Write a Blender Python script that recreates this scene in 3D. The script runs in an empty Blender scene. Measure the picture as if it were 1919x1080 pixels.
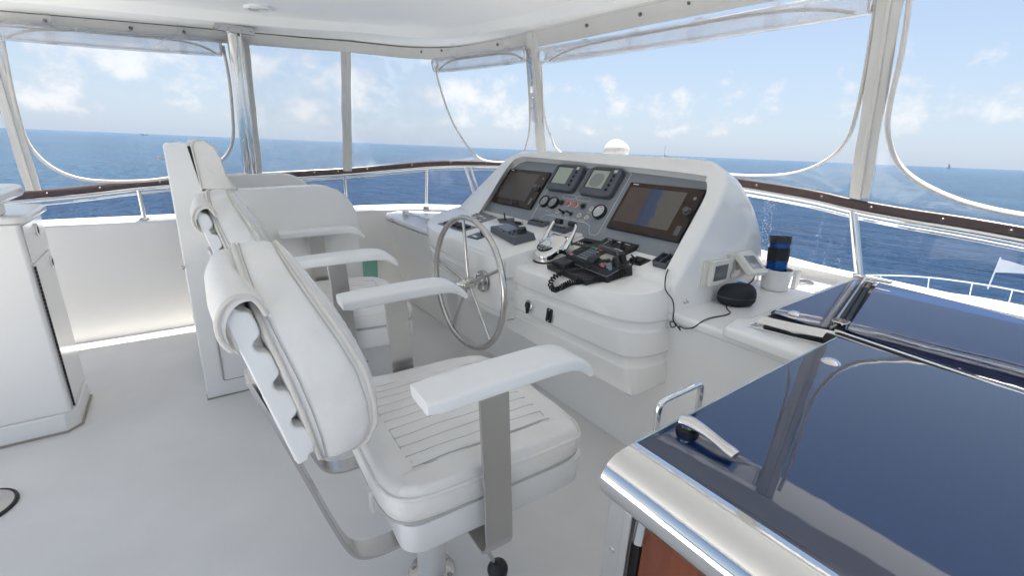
import bpy, bmesh, math, random
from mathutils import Vector, Matrix
random.seed(7)
R = math.radians
sc = bpy.context.scene
COL = sc.collection

# ------------------------------------------------------------------ helpers
def cr(pts, n=6, closed=False):
    """Catmull-Rom resample of a list of 3D (or 2D) points."""
    P = [Vector(p) for p in pts]
    N = len(P); out = []
    segs = N if closed else N-1
    for i in range(segs):
        p1 = P[i]; p2 = P[(i+1) % N]
        p0 = P[i-1] if (i > 0 or closed) else p1*2-p2
        p3 = P[(i+2) % N] if (i+2 < N or closed) else p2*2-p1
        for k in range(n):
            t = k/n
            out.append(0.5*((2*p1)+(p2-p0)*t+(2*p0-5*p1+4*p2-p3)*t*t+(3*p1-p0-3*p2+p3)*t**3))
    if not closed: out.append(P[-1].copy())
    return out

def rr(w, h, r, n=5, cx=0, cy=0):
    out = []
    for (sx, sy, a0) in ((1, 1, 0), (-1, 1, 90), (-1, -1, 180), (1, -1, 270)):
        for k in range(n+1):
            a = R(a0+90*k/n)
            out.append((cx+sx*(w/2-r)+r*math.cos(a), cy+sy*(h/2-r)+r*math.sin(a)))
    return out

def circ(r, n=24, cx=0, cy=0, ry=None):
    ry = r if ry is None else ry
    return [(cx+r*math.cos(2*math.pi*k/n), cy+ry*math.sin(2*math.pi*k/n)) for k in range(n)]

class MB:
    def __init__(s, m=None):
        s.v = []; s.f = []; s.m = m or Matrix.Identity(4)
    def add(s, vs, fs, m=None):
        o = len(s.v); M = s.m @ m if m else s.m
        s.v += [M @ Vector(v) for v in vs]
        s.f += [[i+o for i in f] for f in fs]
        return s
    def box(s, x0, x1, y0, y1, z0, z1, m=None):
        vs = [(x, y, z) for z in (z0, z1) for y in (y0, y1) for x in (x0, x1)]
        return s.add(vs, [(0, 2, 3, 1), (4, 5, 7, 6), (0, 1, 5, 4), (2, 6, 7, 3), (0, 4, 6, 2), (1, 3, 7, 5)], m)
    def prism(s, poly, z0, z1, m=None, top=None):
        n = len(poly); top = top or poly
        vs = [(p[0], p[1], z0) for p in poly]+[(p[0], p[1], z1) for p in top]
        fs = [[i, (i+1) % n, n+(i+1) % n, n+i] for i in range(n)]
        fs += [list(range(n))[::-1], list(range(n, 2*n))]
        return s.add(vs, fs, m)
    def loft(s, rings, closed=True, cap0=False, cap1=False, m=None):
        n = len(rings[0]); vs = [tuple(p) for r in rings for p in r]; fs = []
        for j in range(len(rings)-1):
            for i in range(n if closed else n-1):
                a = j*n+i; b = j*n+(i+1) % n
                fs.append([a, b, b+n, a+n])
        if cap0: fs.append(list(range(n))[::-1])
        if cap1: fs.append([(len(rings)-1)*n+i for i in range(n)])
        return s.add(vs, fs, m)
    def tube(s, pts, r, n=10, closed=False, caps=True, sq=None, m=None):
        P = [Vector(p) for p in pts]; N = len(P); rings = []
        up = None
        for i in range(N):
            if closed: t = P[(i+1) % N]-P[i-1]
            else: t = P[min(i+1, N-1)]-P[max(i-1, 0)]
            t.normalize()
            if up is None:
                up = Vector((0, 0, 1)) if abs(t.z) < .9 else Vector((1, 0, 0))
            a = (up-t*up.dot(t)).normalized(); b = t.cross(a); up = a
            rad = r[i] if isinstance(r, (list, tuple)) else r
            ra, rb = (rad, rad) if sq is None else (rad*sq[0], rad*sq[1])
            rings.append([P[i]+a*ra*math.cos(2*math.pi*k/n)+b*rb*math.sin(2*math.pi*k/n) for k in range(n)])
        if closed: rings.append(rings[0])
        return s.loft(rings, True, caps and not closed, caps and not closed, m)
    def lathe(s, prof, n=28, c=(0, 0, 0), m=None):
        rings = [[(c[0]+max(r, 1e-5)*math.cos(2*math.pi*k/n), c[1]+max(r, 1e-5)*math.sin(2*math.pi*k/n), c[2]+z) for k in range(n)] for r, z in prof]
        return s.loft(rings, True, True, True, m)
    def ribbon(s, path, th, y0, y1, m=None):
        """flat bar: path in x,z, width along y"""
        P = [Vector((p[0], p[1])) for p in path]; A = []; B = []
        for i in range(len(P)):
            t = (P[min(i+1, len(P)-1)]-P[max(i-1, 0)]).normalized(); nn = Vector((-t.y, t.x))
            A.append(P[i]+nn*th/2); B.append(P[i]-nn*th/2)
        rings = [[(a.x, y0, a.y), (a.x, y1, a.y), (b.x, y1, b.y), (b.x, y0, b.y)] for a, b in zip(A, B)]
        return s.loft(rings, True, True, True, m)
    def text(s, body, size, m, ax='CENTER'):
        cu = bpy.data.curves.new('lettering', 'FONT'); cu.body = body; cu.size = size
        cu.align_x = ax; cu.align_y = 'CENTER'; cu.resolution_u = 2; cu.extrude = size*.02
        o = bpy.data.objects.new('lettering', cu); COL.objects.link(o)
        dg = bpy.context.evaluated_depsgraph_get()
        me = bpy.data.meshes.new_from_object(o.evaluated_get(dg))
        s.add([tuple(v.co) for v in me.vertices], [list(p.vertices) for p in me.polygons], m)
        bpy.data.objects.remove(o); bpy.data.curves.remove(cu); bpy.data.meshes.remove(me)
        return s

def ob(name, mb, mat, parent=None, bevel=0, seg=2, smooth=True, angle=40, sub=0, local=False, label=None, clean=True):
    me = bpy.data.meshes.new(name)
    off = Vector((0, 0, 0))
    if parent is not None and not local:
        p = parent
        while p is not None: off += p.location; p = p.parent
    me.from_pydata([tuple(v-off) for v in mb.v], [], mb.f)
    bm = bmesh.new(); bm.from_mesh(me)
    if clean: bmesh.ops.remove_doubles(bm, verts=bm.verts, dist=1e-6)
    bmesh.ops.recalc_face_normals(bm, faces=bm.faces)
    if smooth:
        for f in bm.faces: f.smooth = True
        ca = R(angle)
        for e in bm.edges:
            if len(e.link_faces) == 2 and e.calc_face_angle(0) > ca: e.smooth = False
    bm.to_mesh(me); bm.free()
    me.materials.append(mat)
    o = bpy.data.objects.new(name, me); COL.objects.link(o)
    if parent is not None: o.parent = parent
    if bevel:
        b = o.modifiers.new('bevel', 'BEVEL'); b.width = bevel; b.segments = seg; b.limit_method = 'ANGLE'; b.angle_limit = R(32)
        b.harden_normals = True
        for f in me.polygons: f.use_smooth = True
        for e in me.edges: e.use_edge_sharp = False
    if sub:
        m_ = o.modifiers.new('sub', 'SUBSURF'); m_.levels = sub; m_.render_levels = sub
    if label: o['label'] = label
    return o

def thing(name, label, cat, loc=(0, 0, 0), rz=0, group=None):
    o = bpy.data.objects.new(name, None); COL.objects.link(o); o.empty_display_size = .1
    o.location = loc; o.rotation_euler = (0, 0, rz)
    return tag(o, label, cat, group)
def tag(o, label, cat, group=None):
    o['label'] = label; o['category'] = cat
    if group: o['group'] = group
    return o
def struct(o):
    o['kind'] = 'structure'; return o
def copy_tree(o, parent=None):
    c = o.copy(); COL.objects.link(c)
    if parent is not None: c.parent = parent; c.matrix_parent_inverse = o.matrix_parent_inverse
    for ch in [x for x in bpy.data.objects if x.parent == o]: copy_tree(ch, c)
    return c

def frame(o, xa, ya):
    xa = Vector(xa).normalized(); ya = Vector(ya); ya = (ya-xa*ya.dot(xa)).normalized(); za = xa.cross(ya)
    M = Matrix.Identity(4)
    for i in range(3):
        M[i][0] = xa[i]; M[i][1] = ya[i]; M[i][2] = za[i]; M[i][3] = o[i]
    return M

# ------------------------------------------------------------------ materials
def pmat(name, col, rough=.5, metal=0, spec=.5, coat=0, bump=None, var=None, trans=0, ior=1.45, emis=None):
    m = bpy.data.materials.new(name); m.use_nodes = True
    nt = m.node_tree; b = nt.nodes['Principled BSDF']
    b.inputs['Base Color'].default_value = (*col, 1); b.inputs['Roughness'].default_value = rough
    b.inputs['Metallic'].default_value = metal; b.inputs['Specular IOR Level'].default_value = spec
    b.inputs['Coat Weight'].default_value = coat; b.inputs['Coat Roughness'].default_value = .04
    b.inputs['Transmission Weight'].default_value = trans; b.inputs['IOR'].default_value = ior
    tc = nt.nodes.new('ShaderNodeTexCoord')
    if var:   # (scale, amount, dark colour)
        n = nt.nodes.new('ShaderNodeTexNoise'); n.inputs['Scale'].default_value = var[0]; n.inputs['Detail'].default_value = 5
        nt.links.new(tc.outputs['Object'], n.inputs['Vector'])
        r = nt.nodes.new('ShaderNodeValToRGB'); r.color_ramp.elements[0].position = .35; r.color_ramp.elements[1].position = .62
        r.color_ramp.elements[0].color = (*[c*(1-var[1])+d*var[1] for c, d in zip(col, var[2])], 1); r.color_ramp.elements[1].color = (*col, 1)
        nt.links.new(n.outputs['Fac'], r.inputs['Fac']); nt.links.new(r.outputs['Color'], b.inputs['Base Color'])
        q = nt.nodes.new('ShaderNodeMath'); q.operation = 'MULTIPLY_ADD'; q.inputs[1].default_value = -.18*min(1, rough*2); q.inputs[2].default_value = rough+.09*min(1, rough*2)
        nt.links.new(n.outputs['Fac'], q.inputs[0]); nt.links.new(q.outputs[0], b.inputs['Roughness'])
    if bump:  # list of (scale, distance)
        prev = None
        for sc_, d in bump:
            n = nt.nodes.new('ShaderNodeTexNoise'); n.inputs['Scale'].default_value = sc_; n.inputs['Detail'].default_value = 3
            nt.links.new(tc.outputs['Object'], n.inputs['Vector'])
            bp = nt.nodes.new('ShaderNodeBump'); bp.inputs['Strength'].default_value = .6; bp.inputs['Distance'].default_value = d
            nt.links.new(n.outputs['Fac'], bp.inputs['Height'])
            if prev: nt.links.new(prev.outputs['Normal'], bp.inputs['Normal'])
            prev = bp
        nt.links.new(prev.outputs['Normal'], b.inputs['Normal'])
    if emis:
        b.inputs['Emission Color'].default_value = (*emis[0], 1); b.inputs['Emission Strength'].default_value = emis[1]
    return m

def film(name, tint, haze, hazecol=(.85, .85, .9), gloss=.7, rough=.03, wav=0):
    m = bpy.data.materials.new(name); m.use_nodes = True; nt = m.node_tree
    for n in list(nt.nodes): nt.nodes.remove(n)
    out = nt.nodes.new('ShaderNodeOutputMaterial'); t = nt.nodes.new('ShaderNodeBsdfTransparent'); t.inputs[0].default_value = (*tint, 1)
    d = nt.nodes.new('ShaderNodeBsdfTranslucent'); d.inputs[0].default_value = (*hazecol, 1)
    d2 = nt.nodes.new('ShaderNodeBsdfDiffuse'); d2.inputs[0].default_value = (*hazecol, 1)
    ad = nt.nodes.new('ShaderNodeMixShader'); ad.inputs[0].default_value = .5
    nt.links.new(d.outputs[0], ad.inputs[1]); nt.links.new(d2.outputs[0], ad.inputs[2])
    mx = nt.nodes.new('ShaderNodeMixShader'); mx.inputs[0].default_value = haze
    nt.links.new(t.outputs[0], mx.inputs[1]); nt.links.new(ad.outputs[0], mx.inputs[2])
    fr = nt.nodes.new('ShaderNodeFresnel'); fr.inputs[0].default_value = 1.45
    ml = nt.nodes.new('ShaderNodeMath'); ml.operation = 'MULTIPLY'; ml.inputs[1].default_value = gloss
    g = nt.nodes.new('ShaderNodeBsdfGlossy'); g.inputs['Roughness'].default_value = rough
    mx2 = nt.nodes.new('ShaderNodeMixShader')
    nt.links.new(fr.outputs[0], ml.inputs[0]); nt.links.new(ml.outputs[0], mx2.inputs[0])
    nt.links.new(mx.outputs[0], mx2.inputs[1]); nt.links.new(g.outputs[0], mx2.inputs[2])
    tc = nt.nodes.new('ShaderNodeTexCoord'); n = nt.nodes.new('ShaderNodeTexNoise'); n.inputs['Scale'].default_value = 6
    n.inputs['Detail'].default_value = 6; n.inputs['Distortion'].default_value = 1.5
    mr = nt.nodes.new('ShaderNodeMapRange'); mr.inputs[1].default_value = .4; mr.inputs[2].default_value = .75
    mr.inputs[3].default_value = haze*.6; mr.inputs[4].default_value = haze*1.8
    nt.links.new(tc.outputs['Object'], n.inputs['Vector']); nt.links.new(n.outputs['Fac'], mr.inputs[0]); nt.links.new(mr.outputs[0], mx.inputs[0])
    if wav:
        bp = nt.nodes.new('ShaderNodeBump'); bp.inputs['Distance'].default_value = wav
        n2 = nt.nodes.new('ShaderNodeTexNoise'); n2.inputs['Scale'].default_value = 3.5
        nt.links.new(tc.outputs['Object'], n2.inputs['Vector'])
        nt.links.new(n2.outputs['Fac'], bp.inputs['Height']); nt.links.new(bp.outputs[0], g.inputs['Normal']); nt.links.new(bp.outputs[0], fr.inputs['Normal'])
    nt.links.new(mx2.outputs[0], out.inputs[0])
    return m

M = {}
M['gel'] = pmat('white_gelcoat', (.84, .83, .805), .22, coat=.25, bump=[(3.0, .002)], var=(2.2, .05, (.6, .58, .52)))
M['gelm'] = pmat('satin_gelcoat', (.83, .82, .80), .4, bump=[(4.0, .002)], var=(2.5, .06, (.6, .57, .5)))
M['ceil'] = pmat('ceiling_gelcoat', (.88, .88, .865), .45, var=(1.5, .03, (.7, .68, .62)))
M['floor'] = pmat('nonskid_deck', (.78, .768, .745), .5, bump=[(240, .0016), (9, .002)], var=(2.6, .18, (.55, .53, .50)))
M['leather'] = pmat('white_vinyl_upholstery', (.80, .785, .755), .40, bump=[(320, .0009), (38, .0022), (9, .010)], var=(9, .16, (.52, .47, .40)))
M['plastic'] = pmat('white_moulded_plastic', (.80, .80, .79), .42, bump=[(120, .0006)], var=(14, .06, (.6, .58, .55)))
M['canvas'] = pmat('white_canvas', (.68, .665, .63), .8, bump=[(300, .0008), (16, .006)], var=(5, .12, (.5, .48, .43)))
M['piping'] = pmat('beige_piping', (.66, .63, .585), .6, bump=[(350, .001)])
M['chrome'] = pmat('polished_stainless', (.78, .77, .75), .07, 1, bump=[(30, .0004)])
M['brush'] = pmat('brushed_stainless', (.60, .585, .565), .27, 1, bump=[(90, .0004)])
M['wheelsteel'] = pmat('worn_stainless', (.62, .60, .57), .2, 1, var=(40, .25, (.42, .4, .37)))
M['oldsteel'] = pmat('tarnished_steel', (.17, .155, .145), .45, 1)
M['pedestal'] = pmat('satin_pale_metal', (.80, .79, .77), .32, .55)
M['alu'] = pmat('satin_aluminium', (.62, .62, .61), .35, 1)
M['dash'] = pmat('grey_textured_dash', (.24, .26, .28), .45, bump=[(500, .0005)], var=(60, .12, (.16, .175, .19)))
M['dgrey'] = pmat('dark_grey_plastic', (.085, .095, .108), .45, bump=[(400, .0003)])
M['black'] = pmat('black_plastic', (.016, .017, .019), .42, bump=[(300, .0003)])
M['rubber'] = pmat('black_rubber', (.012, .012, .013), .6)
M['bezel'] = pmat('black_brown_screen_glass', (.030, .016, .010), .05)
M['lcd'] = pmat('lcd_green_grey', (.36, .40, .33), .25)
M['lcd2'] = pmat('lcd_dark_grey', (.11, .12, .12), .12)
M['cap'] = pmat('varnished_rail_cap', (.095, .064, .062), .22, var=(18, .4, (.045, .029, .028)), bump=[(30, .001)])
M['white'] = pmat('white_paint_marks', (.75, .76, .76), .5)
M['red'] = pmat('red_button', (.62, .10, .05), .35)
M['green'] = pmat('green_key', (.03, .22, .15), .4)
M['orange'] = pmat('orange_key', (.62, .16, .03), .4)
M['pink'] = pmat('pink_key', (.55, .2, .22), .4)
M['gkey'] = pmat('grey_key', (.22, .25, .28), .45)
M['cream'] = pmat('cream_key_switch', (.62, .58, .48), .35)
M['wood'] = pmat('reddish_varnished_wood', (.30, .075, .018), .25, coat=.4)
M['acryl'] = pmat('dark_blue_acrylic', (.005, .020, .070), .025, spec=.85, ior=1.7, bump=[(5, .0006)])
M['trimdark'] = pmat('brown_black_trim', (.022, .02, .02), .5, spec=.3)
M['vinyl'] = film('clear_vinyl', (.965, .97, .975), .035, wav=.02)
M['vinylhazy'] = film('hazy_clear_vinyl', (.96, .965, .97), .10, wav=.03)
M['roll'] = film('rolled_vinyl', (.965, .967, .972), .17, (.95, .95, .955), gloss=.45, rough=.12, wav=.004)
M['glass'] = film('tinted_glass', (.62, .65, .75), .012, rough=.01)
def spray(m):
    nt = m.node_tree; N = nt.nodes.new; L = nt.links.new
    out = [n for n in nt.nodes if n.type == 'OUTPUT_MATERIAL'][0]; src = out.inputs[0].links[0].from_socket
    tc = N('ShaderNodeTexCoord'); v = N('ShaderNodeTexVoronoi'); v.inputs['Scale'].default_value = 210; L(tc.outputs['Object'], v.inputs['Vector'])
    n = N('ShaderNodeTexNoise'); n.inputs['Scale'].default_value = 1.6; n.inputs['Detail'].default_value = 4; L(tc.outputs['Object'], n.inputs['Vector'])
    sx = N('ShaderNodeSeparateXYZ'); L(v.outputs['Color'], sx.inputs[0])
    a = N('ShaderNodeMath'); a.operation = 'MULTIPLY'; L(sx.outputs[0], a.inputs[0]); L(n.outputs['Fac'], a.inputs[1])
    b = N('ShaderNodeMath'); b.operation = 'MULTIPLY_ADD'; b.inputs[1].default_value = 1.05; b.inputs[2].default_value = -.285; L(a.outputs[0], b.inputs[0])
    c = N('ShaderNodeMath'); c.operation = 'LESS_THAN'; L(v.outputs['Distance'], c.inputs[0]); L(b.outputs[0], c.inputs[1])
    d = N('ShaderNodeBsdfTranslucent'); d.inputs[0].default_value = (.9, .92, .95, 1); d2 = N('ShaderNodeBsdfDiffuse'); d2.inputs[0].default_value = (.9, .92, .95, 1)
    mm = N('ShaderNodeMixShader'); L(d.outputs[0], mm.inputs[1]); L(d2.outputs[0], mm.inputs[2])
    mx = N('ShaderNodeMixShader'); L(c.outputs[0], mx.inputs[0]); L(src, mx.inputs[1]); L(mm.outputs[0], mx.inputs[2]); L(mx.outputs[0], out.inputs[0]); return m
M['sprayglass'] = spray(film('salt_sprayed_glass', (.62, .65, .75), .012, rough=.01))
M['greenglass'] = pmat('green_tinted_panel', (.20, .42, .35), .15)
M['blue'] = pmat('blue_anodised', (.008, .07, .25), .2, .7)
M['bluelogo'] = pmat('blue_emblem', (.03, .24, .55), .4)
M['fabricblack'] = pmat('black_case_fabric', (.012, .014, .018), .7, bump=[(600, .0006)])
M['offwhite'] = pmat('off_white_plastic', (.70, .685, .62), .38)
M['dome'] = pmat('white_radome', (.60, .59, .575), .35)
M['hull'] = pmat('foredeck_white', (.76, .76, .75), .5)
M['cotton'] = pmat('pale_pennant_cloth', (.62, .66, .66), .8)
M['gauge'] = pmat('gauge_face', (.25, .26, .27), .12)
M['blackpanel'] = pmat('black_switch_panel', (.02, .019, .018), .35, bump=[(300, .0003)])
M['gpanel'] = pmat('grey_switch_panel', (.17, .175, .175), .4)
M['sealant'] = pmat('aged_sealant', (.36, .31, .25), .7)
M['stitch'] = pmat('grey_stitch_and_shade', (.46, .45, .43), .7)

# wood grain on the door
nt = M['wood'].node_tree; b = nt.nodes['Principled BSDF']; tc = nt.nodes.new('ShaderNodeTexCoord')
mp = nt.nodes.new('ShaderNodeMapping'); mp.inputs['Scale'].default_value = (14, 14, 1.0); n = nt.nodes.new('ShaderNodeTexNoise'); n.inputs['Scale'].default_value = 2.2; n.inputs['Detail'].default_value = 7
rp = nt.nodes.new('ShaderNodeValToRGB'); rp.color_ramp.elements[0].position = .3; rp.color_ramp.elements[1].position = .7
rp.color_ramp.elements[0].color = (.10, .019, .004, 1); rp.color_ramp.elements[1].color = (.21, .050, .012, 1)
nt.links.new(tc.outputs['Object'], mp.inputs[0]); nt.links.new(mp.outputs[0], n.inputs['Vector']); nt.links.new(n.outputs['Fac'], rp.inputs[0]); nt.links.new(rp.outputs[0], b.inputs['Base Color'])

# brushed grain runs along the flat bars
# chart picture shown on the screen (a lit display)
def chart_material():
    m = bpy.data.materials.new('chart_display'); m.use_nodes = True; nt = m.node_tree; b = nt.nodes['Principled BSDF']
    L = nt.links.new; N = nt.nodes.new
    tc = N('ShaderNodeTexCoord'); sp = N('ShaderNodeSeparateXYZ'); L(tc.outputs['Generated'], sp.inputs[0])
    nz = N('ShaderNodeTexNoise'); nz.inputs['Scale'].default_value = 5; nz.inputs['Detail'].default_value = 6; L(tc.outputs['Generated'], nz.inputs['Vector'])
    u = N('ShaderNodeMath'); u.operation = 'SUBTRACT'; u.inputs[0].default_value = 1.0; L(sp.outputs['Y'], u.inputs[1])
    a = N('ShaderNodeMath'); a.operation = 'MULTIPLY_ADD'; a.inputs[1].default_value = .16; L(nz.outputs['Fac'], a.inputs[0]); L(u.outputs[0], a.inputs[2])
    c = N('ShaderNodeMath'); c.operation = 'MULTIPLY_ADD'; c.inputs[1].default_value = .05; L(sp.outputs['X'], c.inputs[0]); L(a.outputs[0], c.inputs[2])
    r = N('ShaderNodeValToRGB'); r.color_ramp.interpolation = 'CONSTANT'
    e = r.color_ramp.elements; e[0].position = 0; e[0].color = (.11, .062, .04, 1); e[1].position = .50; e[1].color = (.035, .06, .14, 1)
    for p, col in ((.58, (.05, .085, .19, 1)), (.63, (.03, .055, .13, 1)), (.66, (.05, .085, .19, 1)), (.74, (.15, .135, .115, 1))):
        x = e.new(p); x.color = col
    L(c.outputs[0], r.inputs[0])
    nz2 = N('ShaderNodeTexNoise'); nz2.inputs['Scale'].default_value = 9; nz2.inputs['Detail'].default_value = 8; L(tc.outputs['Generated'], nz2.inputs['Vector'])
    st = N('ShaderNodeMath'); st.operation = 'GREATER_THAN'; st.inputs[1].default_value = .54; L(nz2.outputs['Fac'], st.inputs[0])
    lt = N('ShaderNodeMath'); lt.operation = 'LESS_THAN'; lt.inputs[1].default_value = .45; L(c.outputs[0], lt.inputs[0])
    mm = N('ShaderNodeMath'); mm.operation = 'MULTIPLY'; L(st.outputs[0], mm.inputs[0]); L(lt.outputs[0], mm.inputs[1])
    mx = N('ShaderNodeMixRGB'); L(mm.outputs[0], mx.inputs[0]); L(r.outputs[0], mx.inputs[1]); mx.inputs[2].default_value = (.055, .06, .075, 1)
    vo = N('ShaderNodeTexVoronoi'); vo.inputs['Scale'].default_value = 22; L(tc.outputs['Generated'], vo.inputs['Vector'])
    dl = N('ShaderNodeMath'); dl.operation = 'LESS_THAN'; dl.inputs[1].default_value = .13; L(vo.outputs['Distance'], dl.inputs[0])
    gt = N('ShaderNodeMath'); gt.operation = 'GREATER_THAN'; gt.inputs[1].default_value = .75; L(c.outputs[0], gt.inputs[0])
    m3 = N('ShaderNodeMath'); m3.operation = 'MULTIPLY'; L(dl.outputs[0], m3.inputs[0]); L(gt.outputs[0], m3.inputs[1])
    mx2 = N('ShaderNodeMixRGB'); L(m3.outputs[0], mx2.inputs[0]); L(mx.outputs[0], mx2.inputs[1]); mx2.inputs[2].default_value = (.04, .04, .05, 1)
    b.inputs['Base Color'].default_value = (.01, .01, .01, 1); b.inputs['Roughness'].default_value = .08
    L(mx2.outputs[0], b.inputs['Emission Color']); b.inputs['Emission Strength'].default_value = CHART_EMIT
    return m
CHART_EMIT = .15
M['chart'] = chart_material()

# ------------------------------------------------------------------ camera, world, sun
cam = bpy.data.cameras.new('camera'); co = bpy.data.objects.new('camera', cam); COL.objects.link(co); sc.camera = co
cam.sensor_width = 36; cam.lens = 840/1919*36; cam.clip_start = .05; cam.clip_end = 60000
Rm = Matrix(((0.80851872, 0.14344753, -0.5707191), (-0.58711708, 0.2623709, -0.76580353), (0.03988746, 0.95424542, 0.29635227))).to_4x4()
Rm.translation = (0, 0, 1.45); co.matrix_world = Rm

SUN_EL, SUN_AZ = 77, 30
sd = Vector((math.cos(R(SUN_EL))*math.cos(R(SUN_AZ)), math.cos(R(SUN_EL))*math.sin(R(SUN_AZ)), math.sin(R(SUN_EL))))
su = bpy.data.lights.new('sun', 'SUN'); su.energy = 5.0; su.angle = R(.53); su.color = (1, .955, .88)
so = bpy.data.objects.new('sun', su); COL.objects.link(so); so.rotation_euler = sd.to_track_quat('Z', 'Y').to_euler(); so.location = sd*30
w = bpy.data.worlds.new('World'); sc.world = w; w.use_nodes = True
def build_world():
    nt = w.node_tree; N = nt.nodes.new; L = nt.links.new
    bg = nt.nodes['Background']; bg.inputs['Strength'].default_value = .053
    sky = N('ShaderNodeTexSky'); sky.sky_type = 'NISHITA'; sky.sun_disc = False; sky.sun_elevation = R(SUN_EL); sky.sun_rotation = R(90-SUN_AZ)
    sky.air_density = 1.0; sky.dust_density = 1.2; sky.ozone_density = 1.6
    tc = N('ShaderNodeTexCoord'); sp = N('ShaderNodeSeparateXYZ'); L(tc.outputs['Generated'], sp.inputs[0])
    # cumulus band near the horizon, laid out on the directions of the sky itself
    mp = N('ShaderNodeMapping'); mp.inputs['Scale'].default_value = (4.6, 4.6, 6.0); mp.inputs['Location'].default_value = (1.3, .4, 0); L(tc.outputs['Generated'], mp.inputs[0])
    n1 = N('ShaderNodeTexNoise'); n1.inputs['Scale'].default_value = 2.9; n1.inputs['Detail'].default_value = 9; n1.inputs['Roughness'].default_value = .58; L(mp.outputs[0], n1.inputs['Vector'])
    mp2 = N('ShaderNodeMapping'); mp2.inputs['Scale'].default_value = (1.1, 1.1, .5); mp2.inputs['Location'].default_value = (.2, 2.6, 0); L(tc.outputs['Generated'], mp2.inputs[0])
    n2 = N('ShaderNodeTexNoise'); n2.inputs['Scale'].default_value = 1.6; n2.inputs['Detail'].default_value = 3; L(mp2.outputs[0], n2.inputs['Vector'])
    # more cloud to port (+Y), little ahead (+X)
    px = N('ShaderNodeMath'); px.operation = 'MULTIPLY_ADD'; px.inputs[1].default_value = -.075; px.inputs[2].default_value = 0.0; L(sp.outputs['X'], px.inputs[0])
    ad = N('ShaderNodeMath'); ad.operation = 'MULTIPLY_ADD'; ad.inputs[1].default_value = .35; L(n2.outputs['Fac'], ad.inputs[0]); L(n1.outputs['Fac'], ad.inputs[2])
    ad2 = N('ShaderNodeMath'); ad2.operation = 'ADD'; L(ad.outputs[0], ad2.inputs[0]); L(px.outputs[0], ad2.inputs[1])
    env = N('ShaderNodeValToRGB'); env.color_ramp.interpolation = 'EASE'
    e = env.color_ramp.elements; e[0].position = 0.0; e[0].color = (0.0,)*3+(1,); e[1].position = .05; e[1].color = (.30,)*3+(1,)
    x = e.new(.105); x.color = (.30,)*3+(1,); x = e.new(.20); x.color = (.10,)*3+(1,); x = e.new(.5); x.color = (.05,)*3+(1,)
    L(sp.outputs['Z'], env.inputs[0])
    ad3 = N('ShaderNodeMath'); ad3.operation = 'ADD'; L(ad2.outputs[0], ad3.inputs[0]); L(env.outputs[0], ad3.inputs[1])
    mk = N('ShaderNodeMapRange'); mk.interpolation_type = 'SMOOTHSTEP'; mk.inputs[1].default_value = .895; mk.inputs[2].default_value = 1.10; L(ad3.outputs[0], mk.inputs[0])
    den = N('ShaderNodeMath'); den.operation = 'MULTIPLY'; den.inputs[1].default_value = .8; L(mk.outputs[0], den.inputs[0])
    # shading of the clouds from their thickness
    sh = N('ShaderNodeMapRange'); sh.inputs[1].default_value = .9; sh.inputs[2].default_value = 1.25; sh.inputs[3].default_value = .86; sh.inputs[4].default_value = 1.04; L(ad3.outputs[0], sh.inputs[0])
    cc = N('ShaderNodeMixRGB'); cc.blend_type = 'MULTIPLY'; cc.inputs[0].default_value = 1; cc.inputs[1].default_value = CLOUD; L(sh.outputs[0], cc.inputs[2])
    # tropical haze: sky veil thickening to the horizon
    hz = N('ShaderNodeMapRange'); hz.inputs[1].default_value = 0; hz.inputs[2].default_value = .55; hz.inputs[3].default_value = .75; hz.inputs[4].default_value = .12; L(sp.outputs['Z'], hz.inputs[0])
    h2 = N('ShaderNodeMixRGB'); L(hz.outputs[0], h2.inputs[0]); L(sky.outputs[0], h2.inputs[1]); h2.inputs[2].default_value = HAZE
    mx = N('ShaderNodeMixRGB'); L(den.outputs[0], mx.inputs[0]); L(h2.outputs[0], mx.inputs[1]); L(cc.outputs[0], mx.inputs[2])
    L(mx.outputs[0], bg.inputs['Color'])
CLOUD = (6.4, 6.5, 6.7, 1); HAZE = (4.0, 4.8, 6.0, 1)
build_world()
sc.view_settings.view_transform = 'Standard'; sc.view_settings.look = 'None'; sc.view_settings.exposure = 1.6; sc.view_settings.gamma = 1
sc.cycles.max_bounces = 10; sc.cycles.diffuse_bounces = 6; sc.cycles.transparent_max_bounces = 24; sc.cycles.sample_clamp_indirect = 6; sc.cycles.caustics_reflective = False; sc.cycles.caustics_refractive = False
sc.cycles.use_denoising = True

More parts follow.
